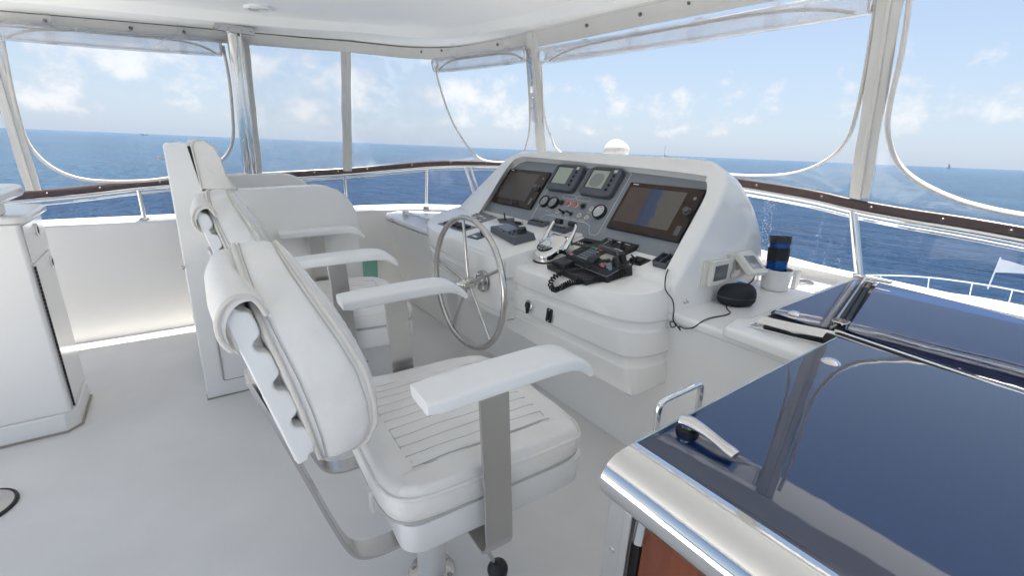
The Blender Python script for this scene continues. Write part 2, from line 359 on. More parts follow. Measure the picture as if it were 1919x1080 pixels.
#@@SECTIONS
# ================================================================== THE SETTING
SEA = -4.6
def sea_material():
    m = bpy.data.materials.new('sea_water'); m.use_nodes = True; nt = m.node_tree; N = nt.nodes.new; L = nt.links.new
    b = nt.nodes['Principled BSDF']; b.inputs['Roughness'].default_value = .12; b.inputs['IOR'].default_value = 1.33; b.inputs['Specular IOR Level'].default_value = .17
    tc = N('ShaderNodeTexCoord')
    def noise(scale, sx, sy, det, rot=0, dist=0):
        mp = N('ShaderNodeMapping'); mp.inputs['Scale'].default_value = (sx, sy, 1); mp.inputs['Rotation'].default_value = (0, 0, R(rot)); L(tc.outputs['Object'], mp.inputs[0])
        n = N('ShaderNodeTexNoise'); n.inputs['Scale'].default_value = scale; n.inputs['Detail'].default_value = det; n.inputs['Distortion'].default_value = dist; n.inputs['Roughness'].default_value = .6
        L(mp.outputs[0], n.inputs['Vector']); return n
    big = noise(.09, 1, .35, 4, 25); mid = noise(.5, 1, .45, 5, 40, .6); fin = noise(3.2, 1, .6, 4, 10, .4)
    p = None
    for n, d, s in ((big, 6.5, 1), (mid, 3.0, 1), (fin, .45, 1)):
        bp = N('ShaderNodeBump'); bp.inputs['Distance'].default_value = d; bp.inputs['Strength'].default_value = s; L(n.outputs['Fac'], bp.inputs['Height'])
        if p: L(p.outputs[0], bp.inputs['Normal'])
        p = bp
    L(p.outputs[0], b.inputs['Normal'])
    cl = noise(.02, 1, .3, 3, 25)
    r = N('ShaderNodeValToRGB'); r.color_ramp.elements[0].position = .3; r.color_ramp.elements[1].position = .75
    r.color_ramp.elements[0].color = (.005, .048, .120, 1); r.color_ramp.elements[1].color = (.013, .090, .185, 1); L(cl.outputs['Fac'], r.inputs[0])
    # foam flecks on the wave tops
    fm = N('ShaderNodeMath'); fm.operation = 'MULTIPLY'; L(mid.outputs['Fac'], fm.inputs[0]); L(noise(1.3, 1, .5, 8, 15, 1.0).outputs['Fac'], fm.inputs[1])
    fr = N('ShaderNodeMapRange'); fr.inputs[1].default_value = .425; fr.inputs[2].default_value = .49; L(fm.outputs[0], fr.inputs[0])
    mx = N('ShaderNodeMixRGB'); L(fr.outputs[0], mx.inputs[0]); L(r.outputs[0], mx.inputs[1]); mx.inputs[2].default_value = (.6, .65, .68, 1)
    L(mx.outputs[0], b.inputs['Base Color'])
    return m
mb = MB(); 
# rings so that the sheet reaches the horizon with fine cells near the boat
rings = [[(12+rad*math.cos(2*math.pi*k/96), rad*math.sin(2*math.pi*k/96), SEA) for k in range(96)] for rad in (.5, 4, 10, 20, 40, 80, 160, 320, 800, 2000, 6000, 20000, 45000)]
mb.loft(rings, True, True, False)
struct(ob('sea', mb, sea_material(), smooth=False))

mb = MB()   # deck the whole fly bridge stands on: under the roof and the open aft deck, unseen, extended to bounce sun inside
plan = [(-9, -2.9), (1.2, -2.9), (2.2, -2.3), (2.9, -.8), (3.0, 1.0), (2.75, 3.0), (2.0, 4.15), (1.2, 4.24), (-9, 4.24)]
mb.prism(plan, -.25, 0)
struct(ob('flybridge_deck', mb, M['floor'], bevel=.01))

def hull_outline(scale=1, z=0, grow=0):
    pts = [(-9, 4.7), (2, 4.75), (6, 4.4), (9.2, 3.75), (11.2, 3.0), (12.45, 2.25), (12.95, 1.5), (13.05, .8), (12.9, 0), (12.3, -.9), (10.8, -1.9), (8.5, -2.7), (5, -3.2), (-9, -3.3)]
    return [(x+(grow if x > 6 else 0), .72+(y-.72)*(1+grow*.1), z) for x, y in [(p[0], p[1]) for p in cr([Vector((a, b_, 0)) for a, b_ in pts], 5)]]
mb = MB(); mb.loft([hull_outline(z=SEA-1, grow=-2.2), hull_outline(z=-2.2, grow=-.3), hull_outline(z=-1.16), ], True, True, True)
mb.loft([hull_outline(z=-1.158, grow=.02), hull_outline(z=-1.08, grow=.02), hull_outline(z=-1.08, grow=-.12), hull_outline(z=-1.158, grow=-.12)], True)
struct(ob('foredeck', mb, M['hull']))
mb = MB()   # superstructure below the bridge, hidden from here except its brow
mb.prism([(-9, -2.6), (3.4, -2.0), (4.3, -.4), (4.45, .9), (4.2, 2.6), (3.2, 3.9), (-9, 4.2)], -1.157, -.26)
o = ob('deckhouse', mb, M['hull'], bevel=.05); tag(o, 'white deckhouse that carries the flybridge above the foredeck', 'deckhouse')

# ================================================================== BULWARK AND FRONT OF THE BRIDGE
bul = thing('bulwark', 'white moulded bulwark with a flat coaming round port side and bow of the flybridge', 'bulwark', (0, 4.2, 0))
inner0 = [(-9, 4.17), (-1, 4.17), (1.2, 4.20), (1.6, 4.19), (1.9, 4.12), (2.2, 3.95), (2.47, 3.62), (2.70, 3.06), (2.85, 2.38), (2.92, 1.7), (2.94, 1.15), (2.91, .6), (2.84, 0), (2.68, -.8), (2.1, -2.2)]
inner1 = [(x, y+.085) if y > 4 else (x+.06, y+(.06 if y > 3 else 0)) for x, y in inner0]
def off(path, d):
    out = []
    for i, p in enumerate(path):
        a = Vector(path[max(i-1, 0)]); b_ = Vector(path[min(i+1, len(path)-1)]); t = (b_-a).normalized()
        out.append((p[0]+(-t.y)*d, p[1]+t.x*d))
    return out
i0 = [tuple(p) for p in cr([Vector((*p, 0)) for p in inner0], 5)]; i1 = [tuple(p) for p in cr([Vector((*p, 0)) for p in inner1], 5)]
def offv(path, f):
    base = off(path, 1.0); return [(p[0]+(q[0]-p[0])*f(p), p[1]+(q[1]-p[1])*f(p)) for p, q in zip(path, base)]
wid = lambda p: .27-.19*max(0, min(1, (1.6-p[1])/.6))
o1 = offv([p[:2] for p in i1], wid); o0 = offv([p[:2] for p in i0], lambda p: wid(p)+.05)
def zz(path, z): return [(p[0], p[1], z) for p in path]
def ztop(x): return .838+.012*max(min((x+.8)/2, 1.5), -1)
mb = MB(); mb.loft([zz(i0, 0.001), [(p[0], p[1], ztop(p[0])-.02) for p in i1], [(p[0], p[1], ztop(p[0])) for p in off([q[:2] for q in i1], .02)], [(p[0], p[1], ztop(p[0])) for p in offv([q[:2] for q in i1], lambda p: wid(p)-.02)],
          [(p[0], p[1], ztop(p[0])-.02) for p in o1], zz(o0, -.3)], False)
ob('coaming', mb, M['gelm'], bul, angle=18)
mb = MB(); mb.box(1.335, 1.475, 4.205, 4.213, .18, .475); ob('courtesy_panel', mb, M['greenglass'], bul, label='pale green translucent panel let into the bulwark')

# forward bulkhead under the dashboard, its counter to starboard and the port locker
fb = thing('forward_bulkhead', 'white moulded bulkhead with side counters under the helm console', 'bulkhead', (1.69, 1.5, 0))
mb = MB(); mb.box(1.69, 1.74, .46, 3.2, .001, .785); ob('aft_face', mb, M['gelm'], fb)
mb = MB(); poly = [(1.685, .47), (1.685, 1.3), (1.9, 3.2), (2.6, 3.4), (2.86, 2.38), (2.93, 1.7), (2.95, 1.15), (2.92, .6), (2.85, 0), (1.74, 0), (1.74, .47)]
mb.prism([(1.672, .47), (1.672, 3.1), (2.55, 3.45), (2.79, 2.8), (2.86, 2.38), (2.93, 1.7), (2.955, 1.15), (2.92, .6), (2.86, 0), (2.66, -.8), (1.70, -.8)], .745, .79)
ob('counter_top', mb, M['gel'], fb, bevel=.018, seg=3)
mb = MB(); mb.prism([(1.60, .47), (1.61, .80), (1.74, .83), (1.80, .80), (2.86, .83), (2.85, .42), (1.84, .42)], .79, .835); ob('raised_step', mb, M['gel'], fb, bevel=.015, seg=3)
mb = MB(); mb.prism([(1.49, 3.0), (1.49, 3.98), (1.56, 4.12), (1.72, 4.19), (1.9, 4.11), (2.2, 3.94), (2.46, 3.6), (2.5, 3.0)], .787, .83); ob('port_locker_lid', mb, M['gel'], fb, bevel=.02, seg=3)
mb = MB(); bot = [(1.66, 3.0), (1.66, 3.9), (1.70, 4.06), (1.78, 4.16), (1.9, 4.11), (2.2, 3.94), (2.46, 3.6), (2.5, 3.0)]; top = [(1.50, 3.0), (1.50, 3.98), (1.565, 4.11), (1.72, 4.185), (1.9, 4.11), (2.2, 3.94), (2.46, 3.6), (2.5, 3.0)]
mb.prism(bot, .002, .782, top=top); ob('port_locker', mb, M['gelm'], fb, angle=50)
mb = MB(); mb.box(1.485, 1.495, 3.79, 3.85, .79, .815); ob('locker_latch', mb, M['brush'], fb, bevel=.003)
mb = MB(); mb.lathe([(0, 0), (.016, 0), (.014, .006), (.006, .012), (0, .013)], 14, m=frame((1.688, .985, .845), (0, 1, 0), (0, 0, 1))); 

# grab rail on the port locker: two square posts and a bar
gr = thing('grab_rail', 'short chrome grab rail with square posts on the port locker lid', 'grab rail', (1.62, 3.6, .83))
for y, nm in ((3.83, 'post'), (3.36, 'post')):
    mb = MB(); mb.box(1.60, 1.65, y-.022, y+.022, .831, .885); ob(nm, mb, M['chrome'], gr, bevel=.005)
mb = MB(); mb.box(1.607, 1.643, 3.38, 3.81, .850, .878); ob('bar', mb, M['chrome'], gr, bevel=.008)
# ================================================================== HARDTOP
ht = thing('hardtop', 'white hardtop roof with a recessed ceiling panel over the helm', 'hardtop', (0, 1, 2.25))
def zr(x): return -.075*max(0, 1.3-x)
Ov = [(-.92, 4.19), (-.7, 4.2), (.4, 4.2), (1.0, 4.2), (1.32, 4.15), (1.76, 3.99), (2.03, 3.68), (2.14, 3.2), (2.19, 2.8), (2.25, 1.94), (2.31, 1.3), (2.34, .5), (2.3, -.6), (2.1, -1.2), (1.6, -1.5), (-.92, -1.55)]  # unseen aft and starboard edges cut short so the sunlit deck bounces light in
Iv = [(-.86, 3.985), (-.7, 3.99), (.4, 3.99), (.9, 3.98), (1.3, 3.90), (1.70, 3.74), (1.90, 3.53), (2.06, 3.0), (2.12, 2.7), (2.16, 1.94), (2.19, 1.3), (2.2, .5), (2.12, -.6), (1.95, -1.05), (1.5, -1.3), (-.86, -1.35)]
Xo = [(x, y) for x, y in off([p for p in Ov], .16)]
Xo[0] = (-.94, 4.275); Xo[1] = (-.7, 4.275); Xo[2] = (.4, 4.275); Xo[3] = (1.0, 4.29); Xo[-1] = (-.94, -1.7)
for i_ in range(5, 13): Xo[i_] = (Xo[i_][0]+(.16, .30, .38, .42, .45, .45, .43, .36)[i_-5], Xo[i_][1]+(.12, .10, .05, 0, 0, 0, 0, 0)[i_-5])  # front overhang lengthened out of view to shade the counter from the sun
def smx(path, z, n=4): return [(a, b_, c+.085*max(0, min(1, (a-2.25)/.45))) for a, b_, c in smz(path, z, n)]
def smz(path, z, n=4): return [(p.x, p.y, z+zr(p.x)) for p in cr([Vector((*q, 0)) for q in path], n)]
def inset(path, d):
    cx, cy = .2, .8
    return [(x+(cx-x)*d, y+(cy-y)*d) for x, y in path]
mb = MB(); mb.loft([smz(Ov, 2.255), smz(Iv, 2.258), smz(inset(Iv, .012), 2.263), smz(inset(Iv, .03), 2.315), smz(inset(Iv, .05), 2.328)], True, False, True)
ob('ceiling', mb, M['ceil'], ht, angle=30)
mb = MB(); mb.loft([smz(Ov, 2.250), smx(Xo, 2.262), smx(Xo, 2.35), smz(inset(Xo, .08), 2.46)], True, False, True)
ob('roof_shell', mb, M['gel'], ht, angle=40)
sp = thing('ceiling_speaker', 'round white ceiling loudspeaker with slotted grille overhead', 'loudspeaker', (.62, 3.90, 2.27))
fm = frame((.600, 3.72, 2.272), (1, 0, .075), (0, -1, 0))
mb = MB(fm); mb.lathe([(.062, 0), (.062, .012), (.078, .016), (.088, .010), (.09, 0), (.09, -.012), (.062, -.012)], 40); ob('bezel', mb, M['plastic'], sp)
mb = MB(fm)
for rad in (.012, .022, .032, .042, .052): mb.lathe([(rad-.0017, .002), (rad-.0017, .010), (rad+.0017, .010), (rad+.0017, .002)], 36)
for k in range(8): mb.tube([(.008*math.cos(k*.785), .008*math.sin(k*.785), .007), (.06*math.cos(k*.785), .06*math.sin(k*.785), .007)], .002, 6)
ob('grille', mb, M['plastic'], sp)
mb = MB(fm); mb.lathe([(0, .0), (.061, 0), (.061, .004), (0, .004)], 30); ob('cone', mb, M['dgrey'], sp)

# polished roof pole on the port side
pl = thing('roof_pole', 'thick polished steel pole holding up the hardtop on the port side', 'pole', (.46, 4.06, .84))
mb = MB(); mb.tube([(.455, 4.07, .845), (.462, 4.04, 2.168)], .034, 28); mb.tube([(.50, 4.10, .845), (.508, 4.07, 2.168)], .018, 18); ob('tube', mb, M['chrome'], pl)
mb = MB(); mb.box(.36, .60, 4.00, 4.13, 2.168, 2.178); mb.box(.36, .60, 3.985, 3.995, 2.148, 2.196); ob('top_bracket', mb, M['brush'], pl, bevel=.003)
for x in (.385, .44, .52, .575):
    mb = MB(frame((x, 3.985, 2.172), (1, 0, 0), (0, 0, 1))); mb.lathe([(0, 0), (.008, 0), (.007, .004), (0, .006)], 12); ob('bolt', mb, M['brush'], pl)
mb = MB(); mb.lathe([(0, .846), (.065, .846), (.065, .853), (.05, .862), (0, .862)], 28, c=(.455, 4.07, 0)); ob('foot', mb, M['chrome'], pl)

# ================================================================== HANDRAIL, GLASS SCREENS
RP = [(-3.0, 4.27, .86), (-.915, 4.27, .993), (-.102, 4.28, 1.079), (.885, 4.31, 1.14), (1.31, 4.30, 1.168), (1.72, 4.23, 1.212), (2.12, 4.06, 1.257), (2.495, 3.686, 1.283), (2.74, 3.1, 1.29), (2.9, 2.4, 1.288), (2.975, 1.75, 1.275), (2.998, 1.18, 1.236), (2.985, .9, 1.202), (2.972, .657, 1.182), (2.953, .45, 1.172), (2.925, .24, 1.157), (2.86, -.1, 1.13), (2.6, -1.0, 1.05)]
rp = cr(RP, 6)
hr = thing('handrail', 'chrome handrail with a dark brown cap running round the flybridge coaming', 'handrail', (0, 4.2, .84))
mb = MB(); mb.tube(rp, .0165, 14); mb.tube([(p.x, p.y, p.z-.034) for p in rp], .008, 8); ob('rail_tube', mb, M['chrome'], hr)
mb = MB(); prof = [(-.016, .02), (-.016, .07), (-.010, .082), (.010, .082), (.016, .07), (.016, .02)]
rings = []
for i, p in enumerate(rp):
    t = rp[min(i+1, len(rp)-1)]-rp[max(i-1, 0)]; t.z = 0; t.normalize(); nn = Vector((-t.y, t.x, 0))
    rings.append([p+nn*a+Vector((0, 0, b_*.74)) for a, b_ in prof])
mb.loft(rings, True, True, True); ob('rail_cap', mb, M['cap'], hr, angle=60)
def rail_at(x=None, y=None):
    best = min(rp, key=lambda p: (abs(p.x-x) if x is not None else 0)+(abs(p.y-y)))
    return best
for x, y in ((-2.2, 4.2), (-.25, 4.2), (1.27, 4.265), (1.99, 4.13), (2.985, .895), (2.62, -.95)):
    p = rail_at(x, y); zt = ztop(x)
    if x == 2.985: p = Vector((2.986, .897, 1.2))
    mb = MB(); dy = .03 if x < 2.5 else -.105; dy = min(dy, 4.30-p.y) if x < 1.5 else dy; mb.tube([(p.x, p.y+dy, zt), (p.x, p.y, p.z)], .0145 if x < 2.5 else .021, 14); mb.lathe([(0, 0), (.034, 0), (.03, .007), (.017, .012), (0, .012)], 18, c=(p.x, p.y+dy, zt)); ob('stanchion', mb, M['chrome'], hr)
mb = MB(); mb.tube([(2.40, 3.80, .85), (2.27, 3.88, 1.26)], .017, 12); mb.tube([(2.44, 3.77, .85), (2.31, 3.85, 1.26)], .012, 12); ob('strut', mb, M['chrome'], hr)
# snap fasteners along the cap
for (x, y) in ((-.72, 4.2), (-.40, 4.2), (-.085, 4.2), (.62, 4.2), (.98, 4.2), (1.2, 4.2), (1.45, 4.26), (1.83, 4.2), (2.2, 4.0), (2.45, 3.74), (2.99, 1.42), (2.99, 1.08), (2.985, .83), (2.96, .52), (2.93, .28)):
    p = rail_at(x, y); i = rp.index(p); t = rp[min(i+1, len(rp)-1)]-rp[max(i-1, 0)]; t.z = 0; t.normalize(); nn = Vector((t.y, -t.x, 0))
    mb = MB(frame(p+nn*.016+Vector((0, 0, .034)), t, (0, 0, 1))); mb.lathe([(0, 0), (.009, 0), (.009, .002), (.005, .005), (.004, .009), (0, .010)], 14); ob('snap_fastener', mb, M['oldsteel'], hr)
# tinted glass below the rail, bay by bay
def bay(x0, y0, x1, y1, mat='glass'):
    a = rp.index(rail_at(x0, y0)); b_ = rp.index(rail_at(x1, y1)); q = rp[min(a, b_):max(a, b_)+1]
    mb = MB(); mb.loft([[(p.x, p.y+.02 if p.y > 3.9 else p.y, ztop(p.x)+.004) for p in q], [(p.x, p.y, p.z-.03) for p in q]], False)
    ob('glass_pane', mb, M[mat], hr)
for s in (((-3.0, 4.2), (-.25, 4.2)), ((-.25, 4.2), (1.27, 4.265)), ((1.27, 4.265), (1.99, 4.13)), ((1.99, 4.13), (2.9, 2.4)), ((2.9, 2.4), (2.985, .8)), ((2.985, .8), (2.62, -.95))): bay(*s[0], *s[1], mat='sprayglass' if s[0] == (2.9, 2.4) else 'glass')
# ================================================================== CLEAR ENCLOSURE (canvas valance, vinyl windows, zip strips)
VP = [(-2.6, 4.2, 1.955), (-.7, 4.2, 2.108), (.4, 4.2, 2.19), (1.0, 4.2, 2.232), (1.32, 4.15, 2.25), (1.76, 3.99, 2.25), (2.03, 3.68, 2.25), (2.14, 3.2, 2.25), (2.19, 2.80, 2.25), (2.25, 1.94, 2.25), (2.31, 1.3, 2.25), (2.36, .8, 2.25), (2.36, 0, 2.25), (2.25, -1.2, 2.25)]
vp = cr(VP, 6)
def rake(p):   # outward lean of the valance per metre of drop
    k = max(0, min(1, (p.x-1.2)/.9)); return Vector((.72*k, .10*k if p.y > 2 else 0, -1))
val = thing('canvas_valance', 'off-white canvas valance band hanging under the hardtop edge', 'valance', (0, 4.2, 2.1))
mb = MB(); H = .088
def vlayer(h, out):
    r_ = []
    for i, p in enumerate(vp):
        t = vp[min(i+1, len(vp)-1)]-vp[max(i-1, 0)]; t.z = 0; t.normalize(); nn = Vector((-t.y, t.x, 0)); r_.append(p+rake(p)*h+nn*out)
    return r_
mb.loft([vlayer(-.012, .004), vlayer(-.012, -.004), vlayer(.02, -.006), vlayer(H*.6, -.003), vlayer(H, -.004), vlayer(H, .004), vlayer(-.012, .004)], False)
ob('band', mb, M['canvas'], val)
mb = MB(); mb.tube([p+rake(p)*.004-Vector((0, .006, 0)) for p in vp], .004, 6); ob('bolt_rope', mb, M['dgrey'], val)
def stud(parent, p, nrm, r=.011, nm='snap_fastener'):
    nv = Vector(nrm).normalized(); xa = nv.orthogonal()
    mb = MB(frame(p, xa, nv.cross(xa))); mb.lathe([(0, 0), (r, 0), (r*.9, .003), (r*.5, .006), (r*.45, .011), (0, .012)], 14); ob(nm, mb, M['oldsteel'], parent)
IN = (-.2, -1, 0)
for x, y, z in ((-.507, 4.19, 2.085), (-.1, 4.19, 2.112), (.189, 4.19, 2.135)): stud(val, (x, y, z), (0, -1, 0))
for p in ((1.842, 3.90, 2.21), (1.95, 3.74, 2.215), (2.125, 2.985+.18, 2.205), (2.23, 2.322, 2.212), (2.268, 1.934, 2.211), (2.298, 1.641, 2.218)): stud(val, p, (-.8, -.5, -.2))

def strip(parent, top, bot, w, dirv, name='zip_strip', th=.006):
    """canvas strip between two points, w wide along dirv, slightly bowed, with a zip ridge down its middle"""
    top = Vector(top); bot = Vector(bot); d = Vector(dirv).normalized(); nn = (bot-top).cross(d).normalized()
    rings = []
    for k in range(9):
        p = top.lerp(bot, k/8)+nn*.006*math.sin(k*1.3); ww = w*(1+.06*math.sin(k*2.1))
        rings.append([p+d*a*ww+nn*b_ for a, b_ in ((-.5, 0), (-.5, th), (-.12, th*1.3), (-.08, th*2.6), (.08, th*2.6), (.12, th*1.3), (.5, th), (.5, 0), (.5, -th), (-.5, -th))])
    mb = MB(); mb.loft(rings, True, True, True); return ob(name, mb, M['canvas'], parent, angle=60)
def zipcurve(parent, pts, r=.011, n=6, name='zipper_edge', flat=(1, .55)):
    mb = MB(); mb.tube(cr(pts, n), r, 10, sq=flat); return ob(name, mb, M['piping'], parent)
def sheet(parent, a, b_, n=6, mat='vinyl', name='vinyl_sheet'):
    A_ = cr(a, n); B_ = cr(b_, n); mb = MB()
    mid = [[p.lerp(q, k/5) for p, q in zip(A_, B_)] for k in range(6)]
    mb.loft(mid, False); return ob(name, mb, M[mat], parent, angle=80)
def roll(parent, a, b_, r, straps=2, swing=None):
    a = Vector(a); b_ = Vector(b_); t = (b_-a).normalized()
    n_ = 14; pts = [a.lerp(b_, k/n_)+Vector((0, 0, -.006*math.sin(math.pi*k/n_))) for k in range(n_+1)]
    mb = MB(); mb.tube(pts, r, 22, caps=False); mb.tube(pts, r*.82, 20, caps=False)
    o = ob('rolled_flap', mb, M['roll'], parent)
    sd_ = t.cross(Vector((0, 0, 1))).normalized(); u = Vector((0, 0, 1)); m2 = MB()
    for p, e in ((pts[0], 1), (pts[-1], -1)):
        m2.tube([p+sd_*r*math.cos(x*.45)*(1-.02*x)+u*r*math.sin(x*.45)*(1-.02*x) for x in range(24)], .004, 6)
    # the zip edge of the rolled flap, seen through the clear layers as a long flat curve
    q = []
    for k in range(29):
        f = k/28; h = -.75+1.45*(1-abs(2*f-1)**5)
        q.append(a.lerp(b_, .03+.94*f)+u*r*.9*h*.9-Vector((sd_.x, sd_.y, 0))*r*.3)
    m2.tube(q, .008, 8, sq=(1, .6))
    ob('flap_edge', m2, M['piping'], parent)
    for k in range(straps):
        f = .2+.6*k/max(1, straps-1); p = a.lerp(b_, f); m3 = MB()
        ring = [p+sd_*(r+.003)*math.cos(x)+u*(r+.003)*math.sin(x) for x in [2*math.pi*j/22 for j in range(22)]]+[]
        m3.loft([[v-t*.022 for v in ring], [v+t*.022 for v in ring]], True)
        m3.loft([[p-t*.022+u*r, p+t*.022+u*r], [p-t*.022+u*(r+.09)-sd_*.01, p+t*.022+u*(r+.09)-sd_*.01]], False)
        ob('strap', m3, M['roll'], parent)
    return o

# -- far left: edge of the next panel aft
pz = thing('window_panel', 'clear vinyl window panel cut off by the left edge of the photo', 'enclosure window', (-1.6, 4.2, 1.03))
sheet(pz, [(-2.5, 4.2, 1.9), (-2.5, 4.2, 1.4), (-2.5, 4.2, .95)], [(-.80, 4.2, 2.03), (-.80, 4.2, 1.5), (-.80, 4.2, 1.06)])
# -- panel with opened window beside the pole
pa = thing('window_panel', 'vinyl window left of the steel pole, its flap rolled up on top', 'enclosure window', (-.15, 4.2, 1.07))
Az = [(-.716, 4.2, 1.946), (-.726, 4.2, 1.787), (-.735, 4.2, 1.576), (-.727, 4.2, 1.383), (-.679, 4.2, 1.261), (-.595, 4.2, 1.178), (-.472, 4.2, 1.133), (-.278, 4.2, 1.124), (-.097, 4.2, 1.138), (.1, 4.2, 1.18), (.243, 4.2, 1.239), (.34, 4.2, 1.32), (.397, 4.2, 1.439), (.417, 4.2, 1.632), (.425, 4.2, 1.856), (.414, 4.2, 2.086)]
Ao = [(-.752, 4.2, 1.946), (-.752, 4.2, 1.787), (-.752, 4.2, 1.576), (-.752, 4.2, 1.383), (-.752, 4.2, 1.2), (-.70, 4.2, 1.07), (-.472, 4.2, 1.082), (-.278, 4.2, 1.10), (-.097, 4.2, 1.11), (.1, 4.2, 1.125), (.3, 4.2, 1.135), (.50, 4.2, 1.15), (.50, 4.2, 1.439), (.50, 4.2, 1.632), (.50, 4.2, 1.856), (.50, 4.2, 2.086)]
sheet(pa, Az, Ao, 3); zipcurve(pa, Az, .011)
strip(pa, (-.778, 4.2, 2.05), (-.757, 4.2, 1.07), .072, (1, 0, 0)); strip(pa, (.552, 4.2, 2.14), (.536, 4.2, 1.18), .066, (1, 0, 0))
roll(pa, (-.72, 4.15, 1.995), (.395, 4.15, 2.06), .055, 2)
# -- closed window between pole and first strip
pb = thing('window_panel', 'closed clear vinyl window between the steel pole and the next canvas strip', 'enclosure window', (.92, 4.22, 1.17))
sheet(pb, [(.568, 4.2, 2.13), (.568, 4.205, 1.7), (.568, 4.22, 1.165)], [(1.25, 4.17, 2.17), (1.25, 4.21, 1.7), (1.25, 4.255, 1.22)], 4, 'vinylhazy')
# -- the corner panel with its opened half
pc = thing('window_panel', 'curved corner vinyl window with creased clear plastic and a short rolled flap', 'enclosure window', (2.0, 4.0, 1.24))
Cz = [(1.845, 3.66, 2.075), (1.899, 3.69, 1.95), (1.973, 3.72, 1.80), (2.055, 3.74, 1.659), (2.141, 3.745, 1.543), (2.23, 3.741, 1.44), (2.33, 3.713, 1.353), (2.419, 3.62, 1.329), (2.524, 3.468, 1.338), (2.609, 3.338, 1.35)]
Co = [(1.33, 4.16, 2.17), (1.33, 4.175, 2.0), (1.33, 4.19, 1.8), (1.33, 4.21, 1.6), (1.33, 4.24, 1.4), (1.33, 4.262, 1.235), (1.75, 4.225, 1.275), (2.12, 4.06, 1.31), (2.47, 3.70, 1.335), (2.66, 3.29, 1.34)]
A_ = cr(Cz, 4); B_ = cr(Co, 4); mb = MB(); rows = []
for k in range(13):
    row = []
    for i, (p, q) in enumerate(zip(A_, B_)):
        f = k/12; v = p.lerp(q, f); bow = math.sin(math.pi*f)*.07
        v += Vector((.75, .65, 0))*bow*max(0, min(1, (30-i)/14))
        v += Vector((-.6, -.8, 0))*(.0012*math.sin(i*1.7+k*.9)*math.exp(-((i-19)/7)**2)*(1-f))
        row.append(v)
    rows.append(row)
mb.loft(rows, False); ob('vinyl_sheet', mb, M['vinylhazy'], pc, angle=80)
zipcurve(pc, Cz, .011)
Cz2 = [(2.205, 2.905, 2.15), (2.269, 2.965, 2.03), (2.363, 3.05, 1.857), (2.461, 3.152, 1.665), (2.511, 3.228, 1.549), (2.539, 3.304, 1.455), (2.56, 3.36, 1.38)]
zipcurve(pc, Cz2, .011)
strip(pc, (1.288, 4.17, 2.19), (1.262, 4.25, 1.20), .078, (1, 0, 0), 'zip_strip')
roll(pc, (1.79, 3.55, 2.058), (2.205, 2.91, 2.118), .054, 2)
sheet(pc, Cz2, [(2.187, 2.84, 2.15), (2.26, 2.90, 2.03), (2.37, 3.0, 1.857), (2.485, 3.09, 1.665), (2.55, 3.15, 1.549), (2.605, 3.20, 1.455), (2.65, 3.24, 1.36)], 3)
# -- wide windscreen panel ahead of the console
pd = thing('window_panel', 'wide opened windscreen panel behind the dashboard with long rolled flap', 'enclosure window', (2.9, 2.0, 1.3))
Dz = [(2.289, 2.828, 2.072), (2.35, 2.884, 1.958), (2.425, 2.949, 1.817), (2.509, 2.995, 1.665), (2.569, 2.994, 1.565), (2.632, 2.974, 1.462), (2.73, 2.80, 1.37), (2.79, 2.45, 1.345), (2.83, 2.0, 1.345), (2.861, 1.559, 1.35), (2.877, 1.398, 1.355), (2.884, 1.236, 1.375), (2.873, 1.113, 1.417), (2.845, 1.013, 1.483), (2.8, .945, 1.573), (2.735, .914, 1.689), (2.659, .893, 1.822), (2.583, .878, 1.954), (2.513, .866, 2.075), (2.462, .863, 2.162)]
Do = [(2.24, 2.77, 2.072), (2.31, 2.83, 1.958), (2.40, 2.92, 1.817), (2.50, 3.04, 1.665), (2.56, 3.11, 1.565), (2.63, 3.17, 1.462), (2.76, 3.02, 1.345), (2.89, 2.42, 1.34), (2.955, 1.95, 1.33), (2.985, 1.52, 1.32), (2.99, 1.36, 1.315), (2.99, 1.18, 1.30), (2.985, 1.02, 1.285), (2.965, .945, 1.33), (2.86, .92, 1.50), (2.76, .905, 1.66), (2.665, .885, 1.815), (2.588, .87, 1.95), (2.52, .858, 2.07), (2.468, .853, 2.162)]
sheet(pd, Dz, Do, 3); zipcurve(pd, Dz, .0125)
strip(pd, (2.188, 2.822, 2.247), (2.66, 3.20, 1.37), .092, (.3, -1, 0)); 
roll(pd, (2.255, 2.78, 2.098), (2.475, .873, 2.108), .056, 4)
# -- starboard windscreen panel
pe = thing('window_panel', 'opened windscreen panel at the right edge of the photo', 'enclosure window', (2.9, .3, 1.2))
Ez = [(2.48, .749, 2.122), (2.538, .751, 2.019), (2.613, .76, 1.89), (2.695, .779, 1.75), (2.759, .786, 1.639), (2.803, .77, 1.557), (2.846, .736, 1.473), (2.875, .676, 1.406), (2.893, .587, 1.351), (2.903, .474, 1.305), (2.901, .363, 1.28), (2.893, .264, 1.268), (2.883, .155, 1.258), (2.84, -.1, 1.24), (2.7, -.6, 1.2)]
Eo = [(2.50, .785, 2.1), (2.556, .795, 2.0), (2.635, .81, 1.87), (2.72, .825, 1.73), (2.795, .84, 1.60), (2.86, .85, 1.49), (2.92, .85, 1.385), (2.965, .82, 1.285), (2.962, .70, 1.265), (2.95, .5, 1.25), (2.935, .37, 1.24), (2.925, .26, 1.232), (2.91, .15, 1.225), (2.86, -.1, 1.21), (2.72, -.6, 1.17)]
sheet(pe, Ez, Eo, 3); zipcurve(pe, Ez, .017, flat=(1, .6))
strip(pe, (2.40, .80, 2.27), (2.978, .886, 1.27), .088, (.12, -1, 0))
